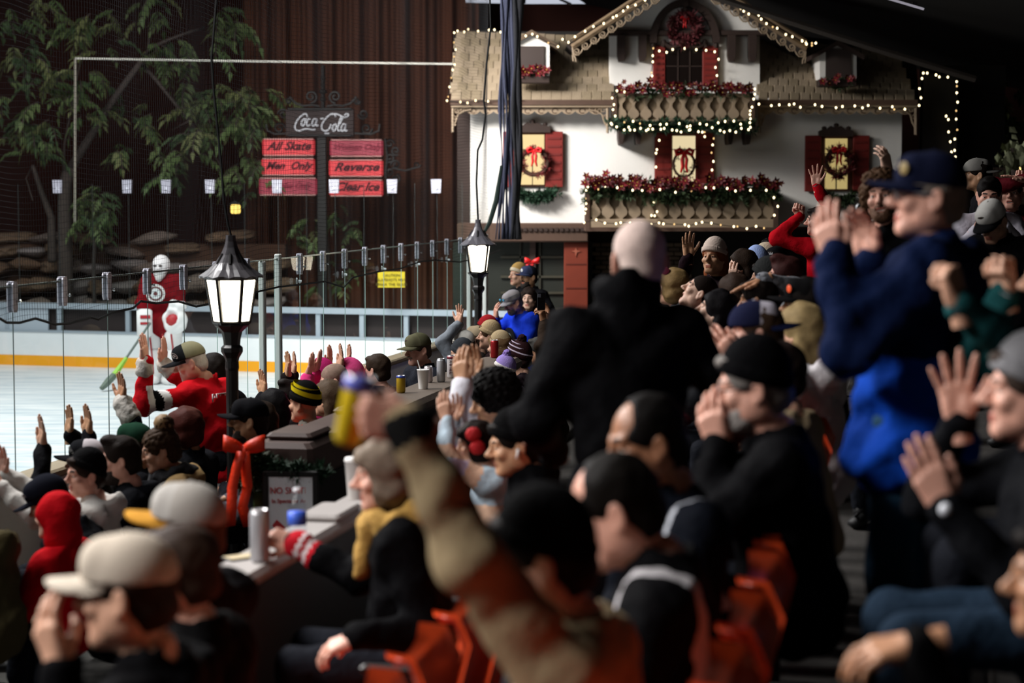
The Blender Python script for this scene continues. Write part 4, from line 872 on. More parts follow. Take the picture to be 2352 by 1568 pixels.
# trees
BARK = mat('#4a3f3a', .9, bump=.5, bscale=20, var=.3, vscale=6)
def spray_mesh(seed, L=.3):
    r = random.Random(seed); m = MB(); stem = [Vector((0, 0, 0)), Vector((.3*L, 0, -.05*L)), Vector((.6*L, 0, -.25*L)), Vector((.8*L, 0, -.6*L))]
    m.tube(stem, .006, 4, 1)
    for k in range(9):
        t = (k//2+.6)/5.0; i = min(int(t*3), 2); p = stem[i].lerp(stem[i+1], t*3-i); s_ = 1 if k % 2 else -1
        d = Vector((.35+.2*r.random(), s_*.75 if k < 8 else 0, -.55-.4*r.random())).normalized(); ln = L*r.uniform(.38, .55); q = d.cross(Vector((r.uniform(-.3, .3), .2, 1))).normalized()*ln*.2
        m.add([p, p+d*ln*.45+q+Vector((0, 0, .02)), p+d*ln, p+d*ln*.45-q+Vector((0, 0, .02))], [(0, 1, 2), (0, 2, 3)])
    return m
LEAFM = [mat(c, .65, var=.3, vscale=12) for c in ('#526439', '#5f6d42', '#425434', '#696e44')]
SPRAY = [spray_mesh(i).mesh('leaf_spray', [LEAFM[i], BARK]) for i in range(4)]
def tree(label, branches, clusters, Y, count, seed, scale=1.0, cat='tree', r0=.09, name='tree'):
    r = random.Random(seed); th = thing(name, label, cat, (at(*branches[0][0][0], Y).x, Y, 0))
    for k, (path, ra, rb) in enumerate(branches):
        mb = MB(); P = [at(a, b, Y+.25*math.sin(i*1.3+k)*(k > 0)) for i, (a, b) in enumerate(path)]
        if k == 0: P = [Vector((P[0].x, P[0].y, 0))]+P
        n = len(P); mb.tube(P, [ra+(rb-ra)*i/(n-1) for i in range(n)], 7); mb.build('trunk' if k == 0 else 'branch', BARK, th, True)
    tot = sum(c[4] for c in clusters)
    for (cx, cy, rx, ry, w) in clusters:
        for _ in range(int(count*w/tot)):
            a = r.uniform(0, 6.283); q = math.sqrt(r.random()); p = at(cx+rx*q*math.cos(a), cy+ry*q*math.sin(a), Y+r.uniform(-.7, .7))
            o = bpy.data.objects.new('leaf_spray', SPRAY[r.randrange(4)]); COL.objects.link(o); o.parent = th; o.matrix_parent_inverse = parent_inv(th)
            o.matrix_basis = Matrix.Translation(p) @ Matrix.Rotation(r.uniform(0, 6.28), 4, 'Z') @ Matrix.Rotation(r.uniform(-.4, .5), 4, 'Y') @ Matrix.Scale(scale*r.uniform(.75, 1.35), 4)
    return th
YT = 32.8
tree('leafy tree with a forked trunk behind the ice at far left',
     [([(150, 600), (148, 480), (150, 420), (160, 385)], .13, .10), ([(160, 390), (215, 300), (270, 215), (325, 140)], .075, .045), ([(325, 142), (345, 110), (390, 90), (440, 72), (470, 64)], .035, .015), ([(328, 150), (360, 185), (400, 235), (440, 285), (475, 330), (510, 385)], .035, .015),
      ([(340, 110), (345, 75), (370, 40)], .02, .01), ([(440, 275), (395, 298)], .012, .008), ([(120, 600), (118, 500), (95, 440), (75, 380)], .08, .03), ([(145, 440), (148, 330), (190, 110)], .02, .012), ([(75, 380), (60, 410), (75, 460)], .012, .01)],
     [(90, 60, 110, 70, 3), (230, 60, 60, 60, 2), (70, 200, 75, 90, 4), (200, 210, 60, 60, 3), (390, 150, 60, 70, 2.5), (500, 60, 50, 55, 2), (470, 230, 70, 60, 3), (560, 260, 55, 70, 4), (440, 330, 45, 50, 2), (330, 270, 30, 35, 1), (270, 340, 25, 25, .8), (380, 370, 40, 45, 1.2), (80, 310, 70, 50, 2.4), (210, 450, 40, 50, 1.4), (570, 400, 45, 60, 1.6), (340, 20, 60, 35, 1.2), (625, 225, 30, 25, .8)], YT, 292, 5, 1.28)
tree('dim green shrub growing behind the rocks at left', [([(215, 600), (220, 520)], .04, .02)], [(215, 490, 45, 50, 2)], 32.4, 46, 6, 1.0, 'shrub', name='shrub')
tree('dim green vine growing under the skate sign post', [([(760, 700), (755, 600), (748, 500)], .03, .02)], [(700, 520, 50, 60, 1), (800, 500, 60, 45, 1), (750, 620, 60, 60, 1)], 33.2, 40, 7, .8, 'vine', name='vine')
tree('dark tree standing beyond the chalet at far right', [([(2290, 560), (2285, 400), (2270, 290), (2280, 200)], .12, .05)], [(2250, 240, 50, 50, 2), (2320, 240, 40, 60, 2), (2290, 300, 60, 50, 1)], 30.5, 60, 8, 1.1)
PALE = [mat(c, .7, var=.2) for c in ('#8d9070', '#777c5c')]
th = thing('pale_shrub', 'pale leafy shrub catching light at the far right edge', 'shrub', at(2330, 420, 25)); r = random.Random(9)
mb = MB(); mb.tube([(at(2335, 450, 25).x, 25, 1.7), at(2330, 420, 25), at(2325, 340, 25)], .03, 5); mb.build('stem', BARK, th)
lm = MB()
for k in range(9):
    a = .4*math.sin(k); lm.add([(0, 0, 0), (.05, .02*math.sin(k*2), -.05), (.03+.02*math.sin(k), 0, -.14), (-.04, .02, -.06)], [(0, 1, 2, 3)]) if k == 0 else None
lme = [lm.mesh('leaf', m_) for m_ in PALE]
for k in range(70):
    p = at(2330+r.gauss(0, 17), 352+r.gauss(0, 26), 25+r.uniform(-.2, .2)); o = bpy.data.objects.new('leaf', lme[k % 2]); COL.objects.link(o); o.parent = th; o.matrix_parent_inverse = parent_inv(th)
    o.matrix_basis = Matrix.Translation(p) @ Matrix.Rotation(r.uniform(-1, 1), 4, 'Z') @ Matrix.Rotation(r.uniform(-.8, .8), 4, 'Y') @ Matrix.Scale(r.uniform(.7, 1.4), 4)
# stacked rocks and a low rock wall behind the far glass
rk = thing('rock_wall', 'dim wall of stacked brown rocks behind the far boards', 'wall', at(250, 700, 33.2)); r = random.Random(31)
def rock_mesh(seed, m_):
    import bmesh
    bm = bmesh.new(); bmesh.ops.create_icosphere(bm, subdivisions=2, radius=1); q = random.Random(seed); ph = [q.uniform(0, 6) for _ in range(6)]
    for v in bm.verts:
        c = v.co; f = 1+.16*math.sin(c.x*3+ph[0])+.14*math.sin(c.y*3.4+ph[1])+.14*math.sin(c.z*4+ph[2]); v.co = c*f
    me = bpy.data.meshes.new('rock'); bm.to_mesh(me); bm.free(); me.materials.append(m_); return me
RKM = [mat(c, .9, bump=.5, bscale=12, var=.3, vscale=4) for c in ('#85726a', '#755c4a', '#8f8280', '#6d5240')]
RM = [rock_mesh(k, RKM[k % 4]) for k in range(6)]
for row, (py, h, w) in enumerate(((745, 30, 62), (700, 28, 58), (655, 28, 64), (612, 24, 60), (575, 22, 70), (545, 20, 90))):
    px = -40+row*13
    while px < (640 if row < 4 else 560):
        if not (row > 3 and r.random() < .35):
            o = bpy.data.objects.new('rock', RM[r.randrange(6)]); COL.objects.link(o); o.parent = rk; o.matrix_parent_inverse = parent_inv(rk); s = ppm(33.2)
            o.matrix_basis = Matrix.Translation(at(px, py+r.uniform(-5, 5), 33.2+row*.12)) @ Matrix.Rotation(r.uniform(-.2, .2), 4, 'Y') @ Matrix.Diagonal((w*.58/s*r.uniform(.85, 1.2), .3, h*.6/s*r.uniform(.9, 1.2), 1)) @ Matrix.Rotation(r.uniform(0, 6), 4, 'Z')
        px += w*r.uniform(.8, 1.15)
mb = MB(); a, c = at(-200, 560, 33.9), at(660, 800, 33.9); mb.box(((a.x+c.x)/2, 33.9, (a.z)/2), (c.x-a.x, .4, a.z)); mb.build('rock_core', mat('#4a3226', .95, var=.3, vscale=3), rk)
# ------------------------------------------------------------------ people: smooth solids grown from bones
CORN = np.array([(i, j, k) for i in (0, 1) for j in (0, 1) for k in (0, 1)])
EDG = [(0, 1), (2, 3), (4, 5), (6, 7), (0, 2), (1, 3), (4, 6), (5, 7), (0, 4), (1, 5), (2, 6), (3, 7)]
class SDF:
    def __init__(s, lo, hi, h):
        s.lo = np.array(lo, np.float32); s.h = h; s.n = np.maximum(np.ceil((np.array(hi)-s.lo)/h).astype(int)+1, 3)
        s.F = np.full(tuple(s.n), .6, np.float32); s.ax = [s.lo[i]+h*np.arange(s.n[i], dtype=np.float32) for i in range(3)]
    def sub(s, lo, hi):
        a = np.clip(np.floor((np.array(lo)-s.lo)/s.h).astype(int), 0, s.n); b = np.clip(np.ceil((np.array(hi)-s.lo)/s.h).astype(int)+1, 0, s.n)
        if np.any(b <= a): return None
        sl = tuple(slice(a[i], b[i]) for i in range(3))
        return sl, s.ax[0][sl[0]][:, None, None], s.ax[1][sl[1]][None, :, None], s.ax[2][sl[2]][None, None, :]
    def put(s, sl, d, k, op):
        f = s.F[sl]
        if op == 'add':
            h = np.maximum(k-np.abs(f-d), 0)/max(k, 1e-6); s.F[sl] = np.minimum(f, d)-h*h*k*.25
        else:
            d = -d; h = np.maximum(k-np.abs(f-d), 0)/max(k, 1e-6); s.F[sl] = np.maximum(f, d)+h*h*k*.25
    def cap(s, a, b, ra, rb=None, k=.02, op='add', sc=None):
        rb = ra if rb is None else rb; a = np.array(a, np.float32); b = np.array(b, np.float32); m = max(ra, rb)+k*1.2+2*s.h
        q = s.sub(np.minimum(a, b)-m, np.maximum(a, b)+m)
        if q is None: return s
        sl, X, Y, Z = q; d = b-a; L = float(d@d)+1e-9
        t = np.clip(((X-a[0])*d[0]+(Y-a[1])*d[1]+(Z-a[2])*d[2])/L, 0, 1)
        dist = np.sqrt((X-a[0]-t*d[0])**2+(Y-a[1]-t*d[1])**2+(Z-a[2]-t*d[2])**2)-(ra+(rb-ra)*t); s.put(sl, dist, k, op); return s
    def ell(s, c, r, k=.02, op='add', R=None):
        c = np.array(c, np.float32); r = np.array(r, np.float32); m = float(r.max())+k*1.2+2*s.h if R is not None else r+k*1.2+2*s.h
        q = s.sub(c-m, c+m)
        if q is None: return s
        sl, X, Y, Z = q; x, y, z = X-c[0], Y-c[1], Z-c[2]
        if R is not None: R = np.array(R, np.float32); x, y, z = (R[0, i]*x+R[1, i]*y+R[2, i]*z for i in range(3))
        k0 = np.sqrt((x/r[0])**2+(y/r[1])**2+(z/r[2])**2); k1 = np.sqrt((x/r[0]**2)**2+(y/r[1]**2)**2+(z/r[2]**2)**2)+1e-6
        s.put(sl, k0*(k0-1)/k1, k, op); return s
    def half(s, p, n, k=.01):                                        # keep the side that n points to
        n = np.array(n, np.float32); n /= np.linalg.norm(n); sl, X, Y, Z = s.sub(s.lo, s.lo+s.h*s.n)
        s.put(sl, ((X-p[0])*n[0]+(Y-p[1])*n[1]+(Z-p[2])*n[2]), k, 'sub'); return s
    def noise(s, amp, fr, ph=0):
        X, Y, Z = s.ax[0][:, None, None], s.ax[1][None, :, None], s.ax[2][None, None, :]
        s.F += amp*(np.sin(X*fr+2*np.sin(Z*fr*.6+ph))*np.sin(Y*fr*1.1+ph)+.7*np.sin(Z*fr*1.3+np.sin(X*fr*.8)*2+ph)); return s
    def mesh(s):
        F = s.F; ins = F < 0; nx, ny, nz = F.shape
        cnt = np.zeros((nx-1, ny-1, nz-1), np.int8)
        for c in CORN: cnt += ins[c[0]:nx-1+c[0], c[1]:ny-1+c[1], c[2]:nz-1+c[2]]
        I = np.argwhere((cnt > 0) & (cnt < 8)); 
        if len(I) == 0: return np.zeros((0, 3)), np.zeros((0, 4), int)
        V8 = np.stack([F[I[:, 0]+c[0], I[:, 1]+c[1], I[:, 2]+c[2]] for c in CORN], 1)
        acc = np.zeros((len(I), 3)); num = np.zeros(len(I))
        for a, b in EDG:
            m = (V8[:, a] < 0) != (V8[:, b] < 0); t = np.where(m, V8[:, a]/(V8[:, a]-V8[:, b]+1e-12), 0)
            acc += m[:, None]*(CORN[a]+t[:, None]*(CORN[b]-CORN[a])); num += m
        P = (I+acc/num[:, None])*s.h+s.lo
        idx = np.full(cnt.shape, -1, np.int64); idx[I[:, 0], I[:, 1], I[:, 2]] = np.arange(len(I)); Q = []
        for ax in range(3):
            o = [i for i in range(3) if i != ax]
            A = np.take(ins, range(F.shape[ax]-1), ax); B = np.take(ins, range(1, F.shape[ax]), ax); E = np.argwhere(A != B)
            ok = (E[:, o[0]] > 0) & (E[:, o[1]] > 0) & (E[:, o[0]] < F.shape[o[0]]-1) & (E[:, o[1]] < F.shape[o[1]]-1); E = E[ok]
            if len(E) == 0: continue
            fl = A[E[:, 0], E[:, 1], E[:, 2]]; q = []
            for da, db in ((-1, -1), (0, -1), (0, 0), (-1, 0)):
                c = E.copy(); c[:, o[0]] += da; c[:, o[1]] += db; q.append(idx[c[:, 0], c[:, 1], c[:, 2]])
            q = np.stack(q, 1); 
            if ax == 1: fl = ~fl
            q[~fl] = q[~fl][:, ::-1]; Q.append(q)
        Q = np.concatenate(Q); return P, Q[(Q >= 0).all(1)]
def np_mesh(name, V, Q, mats, mi=None, smooth=True):
    me = bpy.data.meshes.new(name); n = len(Q); me.vertices.add(len(V)); me.vertices.foreach_set('co', np.asarray(V, np.float32).ravel())
    me.loops.add(n*4); me.loops.foreach_set('vertex_index', np.asarray(Q, np.int32).ravel()); me.polygons.add(n)
    me.polygons.foreach_set('loop_start', np.arange(0, n*4, 4, dtype=np.int32)); me.polygons.foreach_set('loop_total', np.full(n, 4, np.int32))
    for m in mats: me.materials.append(m)
    if mi is not None: me.polygons.foreach_set('material_index', np.asarray(mi, np.int32))
    if smooth: me.polygons.foreach_set('use_smooth', np.ones(n, bool))
    me.update(calc_edges=True); return me
# ---- head, local frame: face looks to +Y, up +Z, origin in the middle of the skull
def head_geo(kind, h):
    w = {'man': 1, 'woman': .93, 'boy': .95, 'open': 1, 'smile': 1}[kind]; s = SDF((-.11, -.13, -.25), (.11, .15, .15), h)
    s.ell((0, -.012, .036), (.074*w, .094, .083), .02).ell((0, .022, -.03), (.060*w, .068, .082), .035).ell((0, .045, -.088), (.042*w, .042, .032), .03)
    jo = -.014 if kind == 'open' else 0
    s.cap((-.018, .073, -.1+jo), (.018, .073, -.1+jo), .016*w, k=.02)
    for x in (-1, 1):
        s.ell((x*.058*w, .0, -.055), (.018, .04, .035), .03).ell((x*.043, .063, -.022), (.022, .022, .02), .02)
        s.cap((x*.043, .072, .03), (x*.012, .087, .025), .009 if kind != 'woman' else .006, k=.015)
    s.cap((0, .088, .016), (0, .110, -.018), .007, .0115, k=.014).ell((0, .114, -.022), (.0125, .0125, .011), .01)
    for x in (-1, 1):
        s.ell((x*.012, .100, -.027), (.009, .011, .008), .008); s.ell((x*.031*w, .096, .006), (.016, .017, .0105), .012, 'sub'); s.ell((x*.031*w, .073, .004), (.0125, .0125, .0125), .004)
        s.cap((x*.021*w, .0835, .0125), (x*.042*w, .0795, .0115), .0045, k=.006)
    if kind in ('open', 'smile'):
        s.ell((0, .1, -.069+jo*.4), (.022 if kind == 'open' else .024, .03, .013 if kind == 'open' else .005), .006, 'sub')
        s.cap((-.016, .087, -.054), (.016, .087, -.054), .0062, k=.007).cap((-.015, .083, -.083+jo), (.015, .083, -.083+jo), .007, k=.007)
    else:
        s.cap((-.018, .0865, -.0585), (.018, .0865, -.0585), .0062, k=.006).cap((-.015, .0855, -.0705), (.015, .0855, -.0705), .007, k=.006)
    for x in (-1, 1):
        R = Matrix.Rotation(x*.35, 3, 'Z'); s.ell((x*.080*w, -.012, -.006), (.0085, .020, .033), .006, R=R); s.ell((x*.088*w, -.005, -.004), (.006, .011, .02), .005, 'sub', R=R); s.ell((x*.077*w, -.006, -.032), (.008, .010, .012), .008)
    s.cap((0, -.025, -.07), (0, -.05, -.26), .052*w if kind != 'woman' else .045, .058*w, k=.03)
    V, Q = s.mesh(); C = V[Q].mean(1); mi = np.zeros(len(Q), int)
    lips = (np.abs(C[:, 0]) < .022) & (C[:, 2] < -.053) & (C[:, 2] > (-.078 if kind not in ('open',) else -.1)) & (C[:, 1] > .078); mi[lips] = 1
    if kind in ('open', 'smile'): mi[(np.abs(C[:, 0]) < .02) & (C[:, 2] < -.058) & (C[:, 2] > -.08) & (C[:, 1] > .04) & (C[:, 1] < .0835)] = 3 if kind == 'open' else 2
    for x in (-1, 1):
        d = C-np.array((x*.031*w, .073, .004)); e = (np.linalg.norm(d, axis=1) < .0142) & (np.abs(d[:, 2]) < .0062) & (d[:, 1] > .006); mi[e] = 2
        ir = e & (np.hypot(d[:, 0], d[:, 2]) < .0062); mi[ir] = 3
    brow = (np.abs(C[:, 0]) > .012) & (np.abs(C[:, 0]) < .047) & (np.abs(C[:, 2]-.033+np.abs(np.abs(C[:, 0])-.03)*.15) < .0045) & (C[:, 1] > .062); mi[brow] = 4
    return V, Q, mi
# ---- hand, right hand: wrist at origin, fingers +Z, palm faces +Y, thumb at -X
def hand_geo(curl, spread, thumb, h):
    s = SDF((-.10, -.04, -.06), (.075, .12, .21), h); s.cap((0, 0, -.06), (0, 0, .01), .027, .026, k=.02)
    kx = [-.034, -.012, .011, .032]; kz = [.088, .093, .089, .080]; ln = [(.040, .025, .02), (.045, .028, .021), (.042, .026, .021), (.033, .02, .018)]
    for i in range(4):
        s.cap((kx[i]*.55, 0, .012), (kx[i], 0, kz[i]), .0165, .0125, k=.016)
        p = np.array((kx[i], 0, kz[i]-.004)); a = 0; rr = (.0098, .0092, .0086, .0074) if i != 3 else (.0085, .008, .0074, .0065); sx = (kx[i]/.033)*spread
        for j in range(3):
            a += curl*(.75, 1.0, .7)[j]*(1+.08*i); d = np.array((math.sin(sx)*math.cos(a), math.sin(a), math.cos(a)*math.cos(sx))); q = p+d*ln[i][j]; s.cap(p, q, rr[j], rr[j+1], k=.004); p = q
    s.ell((-.026, .012, .035), (.018, .015, .03), .016); s.ell((.024, .008, .035), (.014, .012, .03), .014)
    T = {'out': [(-.024, .008, .02), (-.052, .016, .052), (-.072, .02, .078), (-.084, .022, .103)], 'in': [(-.024, .012, .02), (-.044, .028, .05), (-.046, .046, .072), (-.034, .056, .088)],
         'fist': [(-.024, .012, .02), (-.046, .03, .048), (-.036, .054, .066), (-.008, .062, .07)], 'up': [(-.024, .008, .02), (-.05, .012, .045), (-.058, .014, .078), (-.060, .014, .105)]}[thumb]
    for a, b, r1, r2 in zip(T, T[1:], (.0155, .0115, .0098), (.0115, .0102, .0082)): s.cap(a, b, r1, r2, k=.008)
    return s.mesh()
HANDS = {}
def hand(pose, h):
    key = (pose, h)
    if key not in HANDS:
        c, sp, t = {'open': (.10, .16, 'out'), 'wide': (.04, .34, 'out'), 'flat': (.08, .05, 'up'), 'cup': (.30, .06, 'up'), 'relax': (.42, .08, 'in'), 'grip': (.80, .03, 'in'), 'fist': (1.45, 0, 'fist'), 'point': (.9, .05, 'in')}[pose]
        HANDS[key] = hand_geo(c, sp, t, h)
    return HANDS[key]
HEADS = {}
def head(kind, h):
    if (kind, h) not in HEADS: HEADS[kind, h] = head_geo(kind, h)
    return HEADS[kind, h]
# ---- hair, hats, beards: built once in the head frame, shared
TPL = {}
def tpl(name, f):
    if name not in TPL: TPL[name] = f()
    return TPL[name]
def hair_geo(kind):
    h = .0065; lo, hi = (-.16, -.2, -.42), (.16, .17, .2)
    if kind in ('short', 'buzz', 'fringe', 'quiff', 'receding'): lo, hi = (-.12, -.14, -.14), (.12, .14, .19)
    s = SDF(lo, hi, h)
    T = {'buzz': .004, 'short': .010, 'fringe': .006, 'quiff': .012, 'long': .016, 'bob': .02, 'bun': .012, 'curly': .03, 'afro': .032, 'pony': .012, 'receding': .008}[kind]
    s.ell((0, -.014, .038), (.075+T, .094+T, .084+T), .01).ell((0, -.045, -.03), (.062+T*.8, .06+T, .07), .02)
    s.ell((0, .152, -.04), (.122, .108, .132), .012, 'sub')            # face opening
    if kind not in ('long', 'bob', 'curly', 'afro'):
        for x in (-1, 1): s.ell((x*.095, .0, -.02), (.03, .03, .045), .006, 'sub')
        s.half((0, -.06, -.085), (0, .35, 1))
    if kind in ('fringe',): s.ell((0, .02, .11), (.085, .12, .075), .012, 'sub')
    if kind == 'receding': s.ell((0, .09, .08), (.07, .08, .062), .012, 'sub')
    if kind in ('quiff',): s.ell((0, .055, .115), (.05, .045, .028), .03)
    if kind in ('short',): s.ell((0, .07, .085), (.05, .03, .02), .02)
    if kind == 'long':
        s.cap((-.05, -.045, -.02), (-.075, -.055, -.3), .042, .035, k=.03).cap((.05, -.045, -.02), (.075, -.055, -.3), .042, .035, k=.03).cap((0, -.075, 0), (0, -.095, -.36), .055, .04, k=.04)
    if kind == 'bob': s.ell((0, -.02, -.04), (.098, .09, .085), .02); s.ell((0, .12, -.07), (.07, .085, .14), .012, 'sub'); s.ell((0, .075, .075), (.06, .025, .03), .02)
    if kind == 'bun': s.ell((0, -.06, .14), (.055, .055, .05), .015)
    if kind == 'pony': s.cap((0, -.1, .06), (0, -.14, -.12), .03, .02, k=.02)
    if kind == 'curly': s.ell((0, .055, .1), (.085, .06, .045), .02); [s.ell((x*.085, 0, .0), (.03, .06, .07), .02) for x in (-1, 1)]
    if kind == 'afro': s.ell((0, -.02, .04), (.108, .118, .112), .02); s.ell((0, .14, -.08), (.1, .10, .12), .012, 'sub')
    if kind in ('curly', 'afro', 'bun'): s.noise(.006 if kind != 'bun' else .004, 150)
    elif kind in ('long', 'bob'): s.noise(.0035, 55, 1.3)
    elif kind != 'buzz': s.noise(.0016, 75, 1.3)
    return s.mesh()
def beard_geo(kind):
    s = SDF((-.1, -.04, -.17), (.1, .13, .02), .0055)
    if kind == 'stache': s.cap((-.027, .083, -.052), (0, .098, -.042), .007, .009, k=.006).cap((.027, .083, -.052), (0, .098, -.042), .007, .009, k=.006)
    else:
        t = .006 if kind == 'beard' else .003
        s.ell((0, .024, -.045), (.062+t, .066+t, .082+t), .01).ell((0, .045, -.090), (.046+t, .044+t, .036+t), .02); s.cap((-.018, .073, -.1), (.018, .073, -.1), .018+t, k=.02)
        s.half((0, .02, -.04), (0, -.25, -1)); s.ell((0, .09, -.064), (.028, .03, .012), .006, 'sub'); s.ell((0, -.06, -.08), (.1, .075, .1), .01, 'sub'); s.ell((0, .075, -.02), (.05, .05, .028), .01, 'sub')
        s.cap((-.027, .083, -.05), (0, .097, -.043), .006, .008, k=.006).cap((.027, .083, -.05), (0, .097, -.043), .006, .008, k=.006); s.noise(.0015, 160)
    return s.mesh()
def beanie_geo(kind):
    s = SDF((-.13, -.15, -.03), (.13, .15, .23), .0065); t = .012; tall = {'beanie': .1, 'tall': .13}[kind]
    s.ell((0, -.014, .045), (.076+t, .095+t, .055+tall*.6), .01); s.half((0, .0, .03), (0, -.42, 1), .004)
    X, Y, Z = s.ax[0][:, None, None], s.ax[1][None, :, None], s.ax[2][None, None, :]
    q = Z-.03+.0-.42*0; zc = .062+.42*Y                               # cuff upper edge
    ang = np.arctan2(Y+.014, X); s.F -= np.where(Z < zc, .007, 0)+.0014*np.sin(ang*44)*(Z < .15)
    V, Q = s.mesh(); C = V[Q].mean(1); mi = (C[:, 2] < .062+.42*C[:, 1]+.002).astype(int); return V, Q, mi
def cap_geo():
    s = SDF((-.12, -.14, .0), (.12, .14, .17), .0065); s.ell((0, -.012, .04), (.088, .108, .097), .01); s.ell((0, .055, .075), (.062, .042, .05), .03); s.half((0, 0, .032), (0, -.06, 1), .004)
    V, Q = s.mesh(); C = V[Q].mean(1); mi = (C[:, 1] < .012).astype(int); return V, Q, mi
def brim_mb(flat=.3):
    m = MB(); n = 14; V = []
    for zz in (0, .005):
        for i in range(3):
            for k in range(n+1):
                a = math.pi*(k/n); x = math.cos(a)*.08; y0 = .072*math.sin(a)**.8*.9+.01; L = (.1*math.sin(a)**.55)*(i/2); y = y0+L
                V.append((x*(1-.06*i/2), y+.012, .044-zz-flat*.10*(y-.07 if y > .07 else 0)-x*x*4.2*(.4+.6*i/2)))
    F = []; o = 3*(n+1)
    for i in range(2):
        for k in range(n): q = (i*(n+1)+k, i*(n+1)+k+1, (i+1)*(n+1)+k+1, (i+1)*(n+1)+k); F += [q, tuple(p+o for p in q[::-1])]
    for k in range(n): F.append((2*(n+1)+k, 2*(n+1)+k+1, o+2*(n+1)+k+1, o+2*(n+1)+k))
    m.add(V, F); return m
def hood_geo():
    s = SDF((-.17, -.2, -.24), (.17, .16, .2), .009); s.ell((0, -.025, .03), (.112, .128, .118), .02).ell((0, -.05, -.1), (.115, .1, .11), .05); s.ell((0, .12, -.02), (.078, .11, .115), .02, 'sub'); s.noise(.004, 30); return s.mesh()
def shared(key, gen, nm, nmat=1):
    if key not in TPL:
        g = gen(); V, Q = g[0], g[1]; mi = g[2] if len(g) > 2 else None; TPL[key] = np_mesh(nm, V, Q, [None]*nmat, mi)
    return TPL[key]
def place(name, me, M, mats, parent):
    o = bpy.data.objects.new(name, me); COL.objects.link(o); o.parent = parent; o.matrix_parent_inverse = parent_inv(parent); o.matrix_basis = M
    for i, m in enumerate(mats):
        if i < len(o.material_slots): o.material_slots[i].link = 'OBJECT'; o.material_slots[i].material = m
    return o
SKIN = {'light': '#c99a80', 'pink': '#cf9a86', 'pale': '#d8b09a', 'tan': '#b07f5e', 'brown': '#8f6145', 'olive': '#bd8e6c'}
def skin_mats(t, brow='#3a2a20'):
    c = SKIN[t]; r = lin(c); lip = tuple(x**(1/2.2) for x in (r[0]*.75, r[1]*.45, r[2]*.45))
    return [mat(c, .5, bump=.08, bscale=120, var=.1, vscale=25, spec=.45), mat(lip, .45), mat('#d9d4cc', .3), mat('#1c1310', .3), mat(brow, .8)]
PEOPLE = []
def npv(v): return np.array(v, float)
